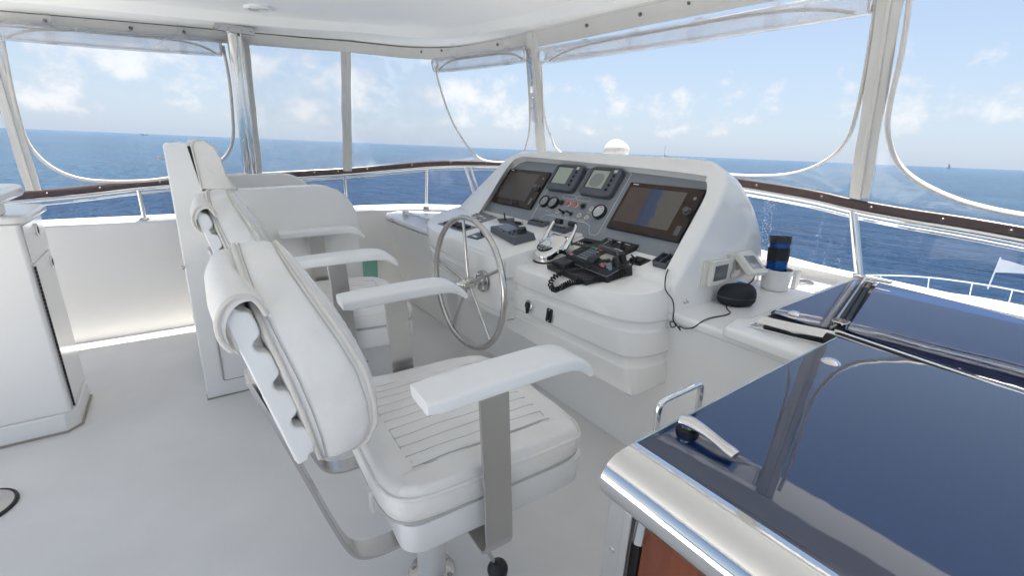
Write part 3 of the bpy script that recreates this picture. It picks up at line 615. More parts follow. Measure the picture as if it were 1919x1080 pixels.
# stitched hem over the zip edges is part of the strips; corner pleats of the valance are modelled in the band
# ================================================================== HELM BENCH (to port, behind the far chair)
bn = thing('helm_bench', 'white moulded bench with tall backrest and rounded side panels by the port bulwark', 'bench', (.4, 3.3, 0))
def bench_side(y0, y1, zs=1.0, back=True):
    if back: pl_ = [(-.035, .001), (-.03, 1.40), (-.02, 1.412), (.07, 1.416), (.085, 1.395), (.13, 1.18), (.19, 1.182)]
    else: pl_ = [(-.03, .001), (-.03, 1.15), (.19, 1.188)]
    pl_ += [(.66, 1.203)]+[(.66+.225*math.sin(R(a)), .985+.218*math.cos(R(a))) for a in (15, 30, 45, 60, 75, 90)]+[(.893, .5), (.895, .001)]
    mb = MB(frame((0, y0, 0), (1, 0, 0), (0, 0, 1))); mb.prism([(p[0], p[1]) for p in pl_], 0, -(y1-y0)); return mb
ob('side_panel', bench_side(2.835, 2.895), M['gel'], bn, bevel=.016, seg=3)
ob('side_panel', bench_side(3.90, 3.96, back=False), M['gel'], bn, bevel=.016, seg=3)
mb = MB(); mb.prism([(-.032, .002), (-.027, 1.398), (.07, 1.405), (.12, 1.1), (.12, .002)], 0, 1, m=frame((0, 3.9, 0), (1, 0, 0), (0, 0, 1)) @ Matrix.Diagonal((1, 1, 1.0, 1)) @ Matrix.Diagonal((1, 1, 1.004, 1)))
mb.v = [Vector((v.x, 2.897+(3.9-v.y)*1.0, v.z)) for v in mb.v]; ob('backrest', mb, M['gelm'], bn, bevel=.01)
mb = MB(); mb.box(.12, .86, 2.897, 3.898, .001, .55); ob('seat_box', mb, M['gelm'], bn, bevel=.01)
mb = MB(); mb.prism([(.125, .0), (.86, 0), (.86, .12), (.125, .12)], 0, -.99, m=frame((0, 2.9, .555), (1, 0, 0), (0, 0, 1))); ob('seat_cushion', mb, M['leather'], bn, bevel=.03, seg=4)
cush = [(.10, 1.185), (.085, 1.40), (.10, 1.425), (.14, 1.428), (.175, 1.40), (.198, 1.34), (.208, 1.27), (.235, 1.21), (.262, 1.19), (.25, 1.183)]
mb = MB(frame((0, 2.832, 0), (1, 0, 0), (0, 0, 1))); mb.prism(cush, 0, -1.06); ob('back_cushion', mb, M['leather'], bn, bevel=.014, seg=4)
mb = MB(); mb.tube([(p[0], 2.832, p[1]) for p in cush], .005, 8, closed=True); ob('cushion_piping', mb, M['piping'], bn)
mb = MB(); mb.prism([(.066, 1.40), (.081, 1.40), (.128, 1.18), (.098, 1.18)], 0, -.012, m=frame((0, 2.833, 0), (1, 0, 0), (0, 0, 1))); ob('cushion_bracket', mb, M['trimdark'], bn)
mb = MB(frame((.243, 2.835, .38), (1, 0, 0), (0, 0, 1))); mb.prism(rr(.37, .56, .012), 0, .004); d = ob('door', mb, M['gelm'], bn, bevel=.0015)
mb = MB(frame((.243, 2.835, .38), (1, 0, 0), (0, 0, 1))); mb.prism(rr(.378, .568, .014), 0, .0012); ob('door_gap', mb, M['trimdark'], bn)
mb = MB()
for k in range(28): mb.tube([(.056, 2.829, .115+k*.019), (.056, 2.829, .115+k*.019+.0165)], .0055, 8)
ob('hinge', mb, M['brush'], d)
for x, z in ((.405, .105), (-.038, .79)):
    mb = MB(frame((x, 2.829, z), (1, 0, 0), (0, 0, 1))); mb.lathe([(0, 0), (.010, 0), (.008, .008), (0, .01)], 12); ob('catch', mb, M['brush'], bn)
mb = MB(); mb.tube([(-.035, 2.90, .004), (-.036, 2.832, .004), (.895, 2.832, .004), (.898, 2.90, .004)], .0042, 6); ob('sealant_bead', mb, M['sealant'], bn)
mb = MB(); mb.box(-.06, -.036, 2.86, 2.875, 1.33, 1.345); ob('hook', mb, M['brush'], bn, bevel=.003)

# ================================================================== BAR CABINET at the left edge
cb = thing('bar_cabinet', 'white bar cabinet with drawer and hinged door at the left edge', 'cabinet', (-1.0, 3.0, 0))
mb = MB(); mb.prism([(-1.9, 2.86), (-.60, 2.86), (-.59, 2.87), (-.59, 3.27), (-.60, 3.30), (-1.9, 3.30)], .10, 1.045); ob('carcass', mb, M['gelm'], cb, bevel=.012)
mb = MB(); mb.prism([(-1.9, 2.845), (-.62, 2.845), (-.575, 2.90), (-.575, 3.22), (-.62, 3.27), (-1.9, 3.27)], .001, .10); ob('plinth', mb, M['gel'], cb, bevel=.006)
mb = MB(); mb.tube([(-1.8, 2.842, .006), (-.62, 2.842, .006), (-.572, 2.898, .006), (-.572, 3.22, .006), (-.62, 3.27, .006)], .006, 6); ob('sealant_bead', mb, M['sealant'], cb)
mb = MB(); mb.prism(rr(1.32, .47, .05, cx=-1.22, cy=3.085), 1.047, 1.085); ob('worktop', mb, M['gel'], cb, bevel=.015, seg=3)
mb = MB(); mb.prism([(-1.9, 2.55), (-.66, 2.55), (-.63, 2.6), (-.63, 2.93), (-.66, 2.96), (-1.9, 2.96)], 1.087, 1.16); mb.v = mb.v; ob('upstand', mb, M['gelm'], cb, bevel=.01)
mb = MB(); mb.prism(rr(1.36, .50, .04, cx=-1.24, cy=2.72), 1.162, 1.215); ob('raised_top', mb, M['gel'], cb, bevel=.018, seg=3)
for nm, z0, z1 in (('drawer', .865, 1.035), ('door', .115, .855)):
    mb = MB(); mb.box(-.589, -.584, 2.885, 3.255, z0, z1); dd = ob(nm, mb, M['gel'], cb, bevel=.002)
    y, z = (3.09, .985) if nm == 'drawer' else (3.20, .80)
    mb = MB(frame((-.584, y, z), (0, 1, 0), (0, 0, 1))); mb.lathe([(.022, 0), (.03, 0), (.03, .005), (.026, .009), (.022, .006)], 26); ob('latch_ring', mb, M['chrome'], dd)
    mb = MB(frame((-.584, y, z), (0, 1, 0), (0, 0, 1))); mb.lathe([(0, .0), (.021, 0), (.019, .003), (0, .003)], 20); mb.box(-.004, .004, -.016, .016, .003, .009); ob('latch_button', mb, M['trimdark'], dd)
    if nm == 'door':
        mb = MB()
        for k in range(38): mb.tube([(-.5825, 2.887, .12+k*.0192), (-.5825, 2.887, .12+k*.0192+.0165)], .005, 8)
        ob('hinge', mb, M['trimdark'], dd)
# floor plate of a removable table, cut by the left edge
fp = thing('table_socket', 'round steel table socket plate with dark rim set in the deck', 'deck plate', (-.83, 2.36, 0))
mb = MB(); mb.lathe([(0, .001), (.115, .001), (.115, .010), (.10, .013), (0, .013)], 40, c=(-.83, 2.36, 0)); ob('plate', mb, M['brush'], fp)
mb = MB(); mb.lathe([(.115, .001), (.123, .001), (.122, .010), (.118, .012), (.115, .011)], 40, c=(-.83, 2.36, 0)); ob('rim', mb, M['black'], fp)
# ================================================================== HELM CONSOLE
cs = thing('helm_console', 'white moulded helm console with grey instrument dash under a curved hood', 'helm console', (1.7, 2.1, .44))
def lerp2(a, b_, t): return [(p[0]+(q[0]-p[0])*t, p[1]+(q[1]-p[1])*t) for p, q in zip(a, b_)]
def shrink(poly, d):
    """move the outline inward (towards +x / centre) by d"""
    q = off(poly, -d); return q
def pod(name, top, bot, zb, zt, grooves, slope, x0, lipz, cy):
    T = [tuple(p)[:2] for p in cr([Vector((*p, 0)) for p in top], 6)]; B = [tuple(p)[:2] for p in cr([Vector((*p, 0)) for p in bot], 6)]
    def ring(z, ins, sl=False):
        t = (z-zb)/(zt-zb); q = lerp2(B, T, t); q = off(q, ins)
        return [(p[0], p[1], z+(slope*(p[0]-x0) if sl else 0)) for p in q]
    rings = [ring(zb, .012), ring(zb+.004, .004), ring(zb+.012, .0)]
    for g0, g1 in grooves:
        rings += [ring(g0-.016, 0), ring(g0-.002, 0), ring(g0+.002, .003), ring(g0+.006, .013), ring(g0+.010, .0145), ring(g1-.020, .0145), ring(g1-.012, .012), ring(g1-.002, .003), ring(g1+.003, 0), ring(g1+.016, 0)]
    n_l = zt-.022
    rings += [ring(n_l, 0), ring(zt-.009, .003)]
    def ring2(dz, ins):
        q = off(T, ins); return [(p[0], p[1], zt+dz+slope*max(p[0]-x0, -.02)) for p in q]
    rings2 = [ring2(-.004, .007), ring2(0, .018)]
    mb = MB(); mb.loft(rings+rings2, False)
    r_ = rings2[-1]; n = len(r_)
    c0 = (x0+.38, cy); mb.add(r_+[(1.84, r_[0][1], zt+slope*(1.84-x0)), (1.84, r_[-1][1], zt+slope*(1.84-x0))], [list(range(n))+[n+1, n]])
    rb = rings[0]; mb.add(rb+[(1.78, rb[0][1], zb), (1.78, rb[-1][1], zb)], [list(range(n))[::-1]+[n, n+1]])
    return ob(name, mb, M['gel'], cs, angle=22)
# direction of travel along outlines keeps the inside on the left hand
rt = [(1.80, 1.085), (1.66, 1.085), (1.58, 1.10), (1.52, 1.145), (1.482, 1.22), (1.455, 1.33), (1.425, 1.50), (1.405, 1.70), (1.40, 1.85), (1.40, 1.97)][::-1]
rbm = [(1.80, 1.052), (1.69, 1.05), (1.61, 1.048), (1.53, 1.048), (1.475, 1.056), (1.452, 1.09), (1.447, 1.40), (1.445, 1.65), (1.44, 1.85), (1.44, 1.97)][::-1]
def rev(p): return p
pod('throttle_pod', rt[::-1][::-1], rbm, .443, .85, ((.556, .606), (.71, .757)), .25, 1.42, .85, 1.5)
lt = [(1.80, 3.12), (1.66, 3.135), (1.55, 3.10), (1.46, 3.02), (1.395, 2.92), (1.355, 2.78), (1.338, 2.5), (1.33, 2.2), (1.33, 1.95), (1.335, 1.885), (1.355, 1.862), (1.42, 1.855), (1.80, 1.765)]
lb = [(1.80, 3.05), (1.68, 3.06), (1.58, 3.03), (1.50, 2.97), (1.43, 2.88), (1.385, 2.76), (1.365, 2.5), (1.36, 2.2), (1.36, 1.95), (1.362, 1.90), (1.38, 1.885), (1.44, 1.88), (1.80, 1.80)]
pod('steering_pod', lt, lb, .53, .90, ((.628, .668), (.748, .788)), .2316, 1.33, .9, 2.5)
mb = MB(frame((1.334, 2.06, .742), (0, -1, 0), (0, 0, 1))); mb.prism(rr(.40, .30, .03, 6), 0, .022); ob('wheel_boss_panel', mb, M['gel'], cs, bevel=.012, seg=3)
# riser and sloping shelf of the starboard side
mb = MB(); ys = (1.10, 1.79)
prof = [(1.652, .90), (1.662, .932), (1.672, .9425), (1.86, 1.018), (1.86, .88)]
mb.loft([[(x, ys[0], z) for x, z in prof], [(x, ys[1], z) for x, z in prof]], True, True, True); ob('switch_shelf', mb, M['gel'], cs, bevel=.006)
# hood
def rim(y, s, dx=0): 
    x = 1.664+.5704*s+dx; z = .91+.8214*s
    return (max(x, 1.672) if s < .02 else x, y, z)
outer = [(1.07, -.146), (1.07, .03), (1.07, .22), (1.078, .45), (1.10, .545), (1.165, .605), (1.31, .643), (1.95, .652), (2.58, .645), (2.72, .622), (2.83, .55), (2.90, .42), (3.0, .23), (3.10, .03), (3.15, -.10)]
inner = [(1.143, -.1), (1.143, .03), (1.143, .22), (1.143, .42), (1.155, .49), (1.185, .535), (1.25, .563), (1.95, .587), (2.56, .60), (2.66, .592), (2.722, .555), (2.745, .45), (2.752, .23), (2.765, .05), (2.77, -.06)]
oc = [(p.x, p.y) for p in cr([Vector((*p, 0)) for p in outer], 5)]; ic = [(p.x, p.y) for p in cr([Vector((*p, 0)) for p in inner], 5)]
cyh, csh = 1.95, .25
def inner_scaled(d): 
    return [(y+(-d if y < cyh else d)*min(1, abs(y-cyh)/.5), s+d*.5*max(0, min(1, (s-.2)/.3))) for y, s in ic]
r_dash = [rim(y+(-.02 if y < cyh else .04)*min(1, abs(y-cyh)/.5)*(1-.9*max(0, min(1, (s-.42)/.15))), s-.040*max(0, min(1, (s-.25)/.28)), .068) for y, s in ic]
r_in0 = [rim(y, s, .012) for y, s in inner_scaled(.003)]
r_in = [rim(y, s, .002) for y, s in inner_scaled(-.004)]
r_out0 = [rim(y, s, .001) for y, s in [(y+(cyh-y)*.012, s-.010*(s > .3)) for y, s in oc]]
r_out = [rim(y, s, .012) for y, s in oc]
r_o2 = [rim(y+(y-cyh)*.004, s, .03) for y, s in oc]
zt0 = .91+.8214*.652
def body(xf, xt, Hh, ins):
    out = []
    for y, s in oc:
        z = .91+.8214*s; h = max(0, (z-.79)/(zt0-.79)); hh = h**1.15
        out.append((xf+(xt-xf)*hh, y+(cyh-y)*ins, .789+(Hh-.789)*h))
    return out
secs = [(1.76, 2.085, 1.437, -.004), (1.93, 2.15, 1.408, -.006), (2.08, 2.24, 1.345, .0), (2.26, 2.36, 1.235, .012), (2.42, 2.475, 1.085, .03), (2.51, 2.53, .95, .045), (2.555, 2.555, .80, .06)]
mb = MB(); bod = [body(*s) for s in secs]
allr = list(zip(*([r_o2]+bod)))
fine = [[Vector(p) for p in cr(col, 4)] for col in allr]
mb.loft([r_dash, r_in0, r_in, r_out0, r_out]+[list(x) for x in zip(*fine)], False)
ob('hood', mb, M['gel'], cs, angle=48)
# dash panel
DF = frame((1.734, 0, .91), (0, -1, 0), (1, 0, 1.44))
dp = [(2.83, .118), (1.76, .108), (1.735, .093), (1.165, .095), (1.165, .40), (1.16, .47), (1.18, .525), (1.25, .56), (1.95, .582), (2.59, .592), (2.69, .57), (2.74, .52), (2.765, .40)]
mb = MB(DF); mb.prism([(-y, s) for y, s in dp], -.02, .0); ob('dash_panel', mb, M['dash'], cs)
mb = MB(DF); mb.box(-2.83, -1.165, .085, .099, .0, .0025); mb.v = mb.v; 
# white engraved outline and lettering on the dash
mb = MB(DF)
ln = [(2.30, .195), (2.255, .37), (2.255, .535), (2.235, .548), (1.70, .548), (1.672, .53), (1.672, .145), (1.69, .128), (1.725, .128), (1.745, .15), (1.755, .185), (1.80, .193), (2.15, .175), (2.185, .15), (2.21, .13)]
ln2 = [(2.21, .128), (2.26, .16), (2.275, .19), (2.255, .37)]
mb.tube([(-y, s, .0008) for y, s in [(2.262, .145), (2.262, .52), (2.245, .545), (1.70, .545), (1.672, .527), (1.672, .145), (1.69, .128), (1.725, .128), (1.745, .148), (1.76, .178), (1.80, .19), (2.14, .19), (2.19, .15), (2.225, .128), (2.25, .13), (2.262, .145)]], .0016, 5)
for y in (2.035, 1.915): mb.tube([(-y+a, .335+b_, .0008) for a, b_ in rr(.112, .026, .013, 5)], .0009, 5, closed=True)
T = lambda y, s: DF @ Matrix.Translation((-y, s, .0006))
mb.text('PORT ENGINE', .0165, T(2.035, .335)); mb.text('STBD ENGINE', .0165, T(1.915, .335)); mb.text('FUEL TANKS', .0165, T(2.165, .325))
for y, t in ((2.068, 'START'), (2.005, 'STOP'), (1.945, 'STOP'), (1.88, 'START')): mb.text(t, .0105, T(y, .257))
for y in (2.235, 2.145):
    for k in range(2):
        for a in (-.022, .004): mb.box(-y+a, -y+a+.018, .222-k*.011, .2232-k*.011, .0002, .0008)
for y in (2.085, 2.03, 1.96, 1.90, 1.84):
    for a in (-.020, .002): mb.box(-y+a, -y+a+.017, .199, .2013, .0002, .0008)
mb.box(-1.83, -1.805, .255, .2572, .0002, .0008)
ob('lettering', mb, M['white'], cs, smooth=False)

def at(y, s, n=0): return DF @ Matrix.Translation((-y, s, n))
def chart_screen(y0, y1, s0, s1, on):
    yc, sc2 = (y0+y1)/2, (s0+s1)/2; W, Hh = abs(y1-y0), abs(s1-s0)
    mb = MB(at(yc, sc2)); mb.prism(rr(W, Hh, .006, 3), .0005, .016); p = ob('chart_screen', mb, M['black'], cs, bevel=.003, label='flush chart screen showing a brown and blue chart' if on else 'flush chart screen switched off, brown-black glass')
    mb = MB(at(yc, sc2, .0162)); mb.prism(rr(W-.008, Hh-.008, .004, 3), 0, .0015); ob('screen_glass', mb, M['bezel'], p)
    mb = MB(at(yc+.030, sc2+.006, .0179)); mb.box(-.170, .170, -.104, .108, 0, .0006); ob('display', mb, M['chart'] if on else pmat('screen_off', (.075, .062, .055), .05), p)
    kx = .205
    mb = MB(at(yc-kx+.012, sc2+.012, .0178)); mb.lathe([(0, 0), (.017, 0), (.017, .012), (.0155, .014), (.0155, .026), (.012, .030), (0, .030)], 26); ob('knob', mb, M['dgrey'], p)
    mb = MB(at(yc-kx+.012, sc2+.012, .0178)); mb.lathe([(.0168, .0115), (.0176, .0115), (.0176, .0135), (.0168, .0135)], 26); ob('knob_ring', mb, M['alu'], p)
    mb = MB(at(yc-kx+.013, sc2-.090, .0178)); mb.prism(rr(.026, .052, .004, 3), 0, .002); ob('card_door', mb, M['lcd2'], p)
    mb = MB(at(yc-kx+.013, sc2+.088, .0178)); mb.lathe([(.006, 0), (.008, 0), (.008, .001), (.006, .001)], 20); ob('power_key', mb, M['gkey'], p)
    mb = MB(at(yc+W/2-.045, sc2+Hh/2-.013, .0178)); mb.box(-.014, .016, -.0025, .0025, 0, .0004); mb.box(-.019, -.016, -.003, .003, 0, .0004); ob('maker_mark', mb, M['white'], p)
    return p
chart_screen(2.757, 2.303, .196, .481, False)
chart_screen(1.632, 1.187, .184, .471, True)
def instrument(y0, y1, s0, s1, ring):
    yc, s_ = (y0+y1)/2, (s0+s1)/2; W, Hh = abs(y1-y0), abs(s1-s0)
    mb = MB(at(yc, s_)); mb.prism(rr(W, Hh, .03, 6), .0005, .038); p = ob('instrument_display', mb, M['dgrey'], cs, bevel=.007, seg=3)
    mb = MB(at(yc+.022, s_+.008, .0375)); mb.box(-.068, .068, -.058, .062, 0, .0012); mb.box(-.072, -.068, -.062, .066, 0, .004); mb.box(-.072, .072, .062, .066, 0, .004); ob('screen_frame', mb, M['black'], p)
    mb = MB(at(yc+.022, s_+.008, .039)); mb.box(-.064, .066, -.056, .060, 0, .0006); o = ob('lcd', mb, M['lcd'], p)
    if ring: mb = MB(at(yc+.022, s_+.004, .0397)); mb.prism(rr(.095, .088, .035, 6), 0, .0004); ob('lcd_stain', mb, pmat('aged_lcd', (.235, .25, .235), .25), p, label='grey ageing blotch on the screen')
    for k in range(4): 
        mb = MB(at(yc-.082, s_+.040-k*.030, .037)); mb.lathe([(0, 0), (.0085, 0), (.0085, .006), (.006, .009), (0, .010)], 18); ob('button', mb, M['black'], p)
    mb = MB(at(yc-.080, s_+.070, .0378)); mb.box(-.011, .011, -.009, .009, 0, .001); ob('badge', mb, M['cream'], p)
instrument(2.257, 2.008, .352, .535, False); instrument(1.955, 1.705, .350, .535, True)
def gauge(y, s, r, face):
    mb = MB(at(y, s)); mb.lathe([(0, .0), (r, 0), (r, .016), (r*.93, .022), (r*.84, .022), (r*.82, .015), (0, .015)], 40); p = ob('gauge', mb, M['black'], cs)
    mb = MB(at(y, s, .0152)); mb.lathe([(0, 0), (r*.82, 0), (r*.82, .0012), (0, .002)], 36); ob('gauge_face', mb, face, p)
    return p
for y in (2.214, 2.132):
    p = gauge(y, .273, .040, M['gauge'])
    mb = MB(at(y, .273, .0174)); mb.tube([(.022*math.cos(a), .022*math.sin(a), 0) for a in [R(30+12*k) for k in range(12)]], .0006, 5); mb.tube([(0, 0, 0), (-.014, .016, 0)], .0008, 5); ob('dial', mb, M['white'], p)
p = gauge(1.737, .268, .044, pmat('pale_card', (.55, .58, .60), .4))
mb = MB(at(1.737, .268, .0174))
for k in range(5): 
    for a in range(4): mb.box(-.022+a*.012, -.022+a*.012+.008, .012-k*.009, .0132-k*.009, 0, .0004)
ob('gauge_print', mb, M['dgrey'], p)
mb = MB(at(1.737, .268, .0174)); mb.box(-.010, .010, .022, .030, 0, .0004); ob('gauge_mark', mb, M['pink'], p)
for y, c in ((2.068, 'black'), (2.008, 'red'), (1.944, 'red'), (1.881, 'black')):
    mb = MB(at(y, .286)); mb.lathe([(0, 0), (.019, 0), (.019, .005), (.0155, .008), (.0155, .004), (0, .004)], 26); p = ob('button_collar', mb, M['alu'] if c == 'red' else M['dgrey'], cs)
    mb = MB(at(y, .286, .004)); mb.lathe([(0, 0), (.014, 0), (.014, .010), (.011, .014), (0, .015)], 24); ob('push_button', mb, M[c], p, label='red push button' if c == 'red' else None)
for y, s in ((1.812, .280), (2.060, .223), (1.876, .226), (1.813, .222)):
    mb = MB(at(y, s)); mb.lathe([(0, 0), (.0155, 0), (.0155, .004), (.012, .006), (.011, .003), (0, .003)], 24); p = ob('key_switch', mb, M['cream'], cs)
    mb = MB(at(y, s, .003)); mb.lathe([(0, 0), (.007, 0), (.006, .003), (0, .0035)], 16); mb.box(-.001, .001, -.005, .005, .0035, .0045); ob('key_slot', mb, M['brush'], p)
for y in (2.010, 1.944):
    mb = MB(at(y, .226)); mb.lathe([(0, 0), (.013, 0), (.011, .008), (.006, .012), (0, .012)], 20); p = ob('toggle_switch', mb, M['black'], cs)
    mb = MB(at(y, .226)); mb.tube([(0, 0, .01), (-.008, 0, .022), (-.020, .001, .030)], [.005, .006, .007], 10); ob('toggle_lever', mb, M['black'], p)

# ---------------- flush controls on the sloping tops
TL = frame((1.33, 0, .9), (0, -1, 0), (.475, 0, .11)); TA = frame((1.42, 0, .85), (0, -1, 0), (1, 0, .25)); TB = frame((1.672, 0, .9425), (0, -1, 0), (.188, 0, .0755))
def tl(x, y): return (-y, (x-1.33)*1.0265)
def tb(x, y): return (-y, (x-1.672)*1.0775)
def plate(name, mat, F_, poly, h=.004, bev=.0012, lab=None, z0=.0006):
    mb = MB(F_); mb.prism(poly, z0, h); return ob(name, mb, M[mat], cs, bevel=bev, label=lab)
def quad(f, *pts): 
    q = [f(*p) for p in pts]
    area = sum(q[i][0]*q[(i+1) % 4][1]-q[(i+1) % 4][0]*q[i][1] for i in range(4))
    return q if area > 0 else q[::-1]
# trim tab switch panel at the port end
p = plate('switch_panel', 'gpanel', TL, quad(tl, (1.44, 2.84), (1.44, 2.50), (1.545, 2.48), (1.55, 2.80)))
for k in range(5):
    y = 2.765-k*.056; mb = MB(TL); c = tl(1.492, y); mb.box(c[0]-.017, c[0]+.017, c[1]-.035, c[1]+.035, .004, .012); mb.prism([(c[0]-.015, c[1]-.033), (c[0]+.015, c[1]-.033), (c[0]+.015, c[1]+.033), (c[0]-.015, c[1]+.033)], .012, .020, top=[(c[0]-.014, c[1]-.030), (c[0]+.014, c[1]-.030), (c[0]+.014, c[1]-.004), (c[0]-.014, c[1]-.004)]); ob('rocker_switch', mb, M['black'], p, bevel=.002)
p = plate('indicator_panel', 'gpanel', TL, quad(tl, (1.585, 2.74), (1.615, 2.545), (1.742, 2.535), (1.770, 2.80)))
for x, y, m_ in ((1.66, 2.72, 'red'), (1.715, 2.76, 'black'), (1.645, 2.63, 'red'), (1.655, 2.645, 'black'), (1.735, 2.60, 'black'), (1.62, 2.69, 'red')):
    mb = MB(TL); c = tl(x, y); mb.lathe([(0, .004), (.006, .004), (.005, .009), (0, .010)], 12, c=(c[0], c[1], 0)); ob('indicator_lamp', mb, M[m_], p)
mb = MB(TL)
for x, y, w_ in ((1.70, 2.68, .05), (1.685, 2.61, .04), (1.665, 2.70, .03), (1.64, 2.60, .03)):
    c = tl(x, y); mb.box(c[0]-w_/2, c[0]+w_/2, c[1]-.006, c[1]+.004, .004, .0046)
ob('label_strip', mb, M['white'], p, smooth=False)
p = plate('joystick_panel', 'dgrey', TL, quad(tl, (1.715, 2.50), (1.675, 2.41), (1.735, 2.335), (1.785, 2.40)), .008)
mb = MB(TL); c = tl(1.725, 2.42); mb.lathe([(0, .008), (.014, .008), (.006, .018), (.005, .05), (.007, .055), (0, .057)], 16, c=(c[0], c[1], 0)); ob('joystick', mb, M['black'], p)
p = plate('remote_panel', 'dgrey', TL, quad(tl, (1.675, 2.37), (1.665, 2.27), (1.735, 2.235), (1.755, 2.32)), .006)
mb = MB(TL); c = tl(1.725, 2.28); mb.prism(circ(.035, 18, c[0], c[1], .014), .006, .016); ob('key_pad', mb, M['black'], p, bevel=.003)
mb = MB(TL); c = tl(1.685, 2.325); mb.box(c[0]-.012, c[0]+.012, c[1]-.004, c[1]+.004, .006, .0068); ob('label_strip', mb, M['cream'], p)
p = plate('thruster_panel', 'dgrey', TL, quad(tl, (1.402, 2.37), (1.410, 2.262), (1.497, 2.262), (1.485, 2.37)), .007)
mb = MB(TL); c = tl(1.43, 2.32); mb.box(c[0]-.024, c[0]+.024, c[1]-.009, c[1]+.009, .007, .0078); ob('label_strip', mb, M['white'], p)
mb = MB(TL); c = tl(1.465, 2.285); mb.tube([(c[0], c[1], .007), (c[0]-.006, c[1], .035), (c[0]-.012, c[1]+.004, .062), (c[0]-.015, c[1]+.005, .092)], [.012, .010, .0045, .007], 12); ob('joystick', mb, M['black'], p)
for (x, y) in ((1.82, 2.155), (1.808, 1.945)):
    mb = MB(TL); c = tl(x-.002, y); w_, d_ = .165, .125
    mb.prism(rr(w_, d_, .012, 3, c[0], c[1]), .0006, .022, top=rr(w_*.86, d_*.84, .01, 3, c[0], c[1])); p = ob('control_head', mb, M['dgrey'], cs, bevel=.003)
    mb = MB(TL); mb.box(c[0]-.045, c[0]+.055, c[1]-.012, c[1]+.044, .0222, .023); ob('lcd', mb, M['gauge'], p)
    mb = MB(TL)
    for k in range(5): mb.prism(circ(.008, 12, c[0]-.052+k*.025, c[1]-.034, .006), .022, .026)
    ob('key_row', mb, M['black'], p)
# starboard switch shelf
p = plate('control_panel', 'blackpanel', TB, quad(tb, (1.714, 1.765), (1.722, 1.62), (1.80, 1.60), (1.79, 1.745)), .005)
mb = MB(TB); c = tb(1.765, 1.69); mb.prism(circ(.034, 20, c[0], c[1], .013), .005, .015); ob('key_pad', mb, M['black'], p, bevel=.003)
mb = MB(TB)
for k in range(3): c = tb(1.735, 1.735-k*.016); mb.lathe([(0, .005), (.005, .005), (.004, .009), (0, .0095)], 10, c=(c[0], c[1], 0))
ob('indicator_row', mb, M['white'], p)
mb = MB(TB); mb.prism(quad(tb, (1.70, 1.60), (1.718, 1.412), (1.815, 1.385), (1.812, 1.60)), .0006, .024); p = ob('alarm_panel', mb, M['blackpanel'], cs, bevel=.002)
for y in (1.51, 1.45):
    mb = MB(TB); c = tb(1.775, y); mb.lathe([(0, .024), (.016, .024), (.014, .028), (.009, .034), (.010, .046), (0, .047)], 18, c=(c[0], c[1], 0)); ob('knob', mb, M['black'], p)
mb = MB(TB)
for x, y, w_, h_ in ((1.80, 1.56, .035, .002), (1.77, 1.56, .002, .02), (1.795, 1.465, .08, .002), (1.74, 1.46, .035, .0025), (1.735, 1.43, .02, .0025), (1.80, 1.50, .01, .006)):
    c = tb(x, y); mb.box(c[0]-w_/2, c[0]+w_/2, c[1]-h_, c[1]+h_, .0242, .0248)
ob('label_strip', mb, M['white'], p, smooth=False)
p = plate('wiper_panel', 'blackpanel', TB, quad(tb, (1.690, 1.362), (1.692, 1.278), (1.752, 1.262), (1.755, 1.350)), .005)
for y in (1.336, 1.298):
    mb = MB(TB); c = tb(1.722, y); mb.prism([(c[0]-.016, c[1]-.022), (c[0]+.016, c[1]-.022), (c[0]+.016, c[1]+.022), (c[0]-.016, c[1]+.022)], .005, .018, top=[(c[0]-.014, c[1]-.018), (c[0]+.014, c[1]-.018), (c[0]+.014, c[1]+.004), (c[0]-.014, c[1]+.004)]); ob('rocker_switch', mb, M['black'], p, bevel=.002)
tr = thing('phone_tray', 'small open dark grey tray tucked at the right foot of the dash', 'tray', tuple(TB @ Vector((*tb(1.755, 1.185), 0))))
mb = MB(TB); c = tb(1.755, 1.188); w_, d_ = .075, .085
mb.box(c[0]-w_/2, c[0]+w_/2, c[1]-d_/2, c[1]+d_/2, .001, .005)
for a in (-w_/2, w_/2-.006, -.003): mb.box(c[0]+a, c[0]+a+.006, c[1]-d_/2, c[1]+d_/2, .005, .034)
ob('tray', mb, M['dgrey'], tr, bevel=.0015)
mb = MB(TB)
for b_ in (-d_/2, d_/2-.006): mb.box(c[0]-w_/2+.006, c[0]+w_/2-.006, c[1]+b_, c[1]+b_+.006, .005, .030)
ob('tray_end', mb, M['dgrey'], tr, bevel=.0015)
# sockets on the console face
mb = MB(frame((1.418, 1.745, .660), (0, -1, 0), (.10, 0, 1))); mb.lathe([(0, 0), (.030, 0), (.030, .004), (.024, .007), (0, .007)], 28); p = ob('power_socket', mb, M['brush'], cs)
mb = MB(frame((1.418, 1.745, .660), (0, -1, 0), (.10, 0, 1))); mb.lathe([(0, .006), (.019, .006), (.019, .013), (.016, .016), (0, .016)], 24); mb.tube([(0, -.012, .012), (.002, -.030, .010), (.004, -.040, .008)], [.009, .008, .010], 10); ob('socket_cap', mb, M['rubber'], p)
mb = MB(frame((1.424, 1.585, .655), (0, -1, 0), (.10, 0, 1))); mb.prism(rr(.042, .072, .006, 4), 0, .005); p = ob('rocker_plate', mb, M['black'], cs, bevel=.001)
mb = MB(frame((1.424, 1.585, .655), (0, -1, 0), (.10, 0, 1))); mb.prism(rr(.016, .042, .004, 3, -.004, 0), .005, .012); ob('rocker_switch', mb, M['rubber'], p, bevel=.002)
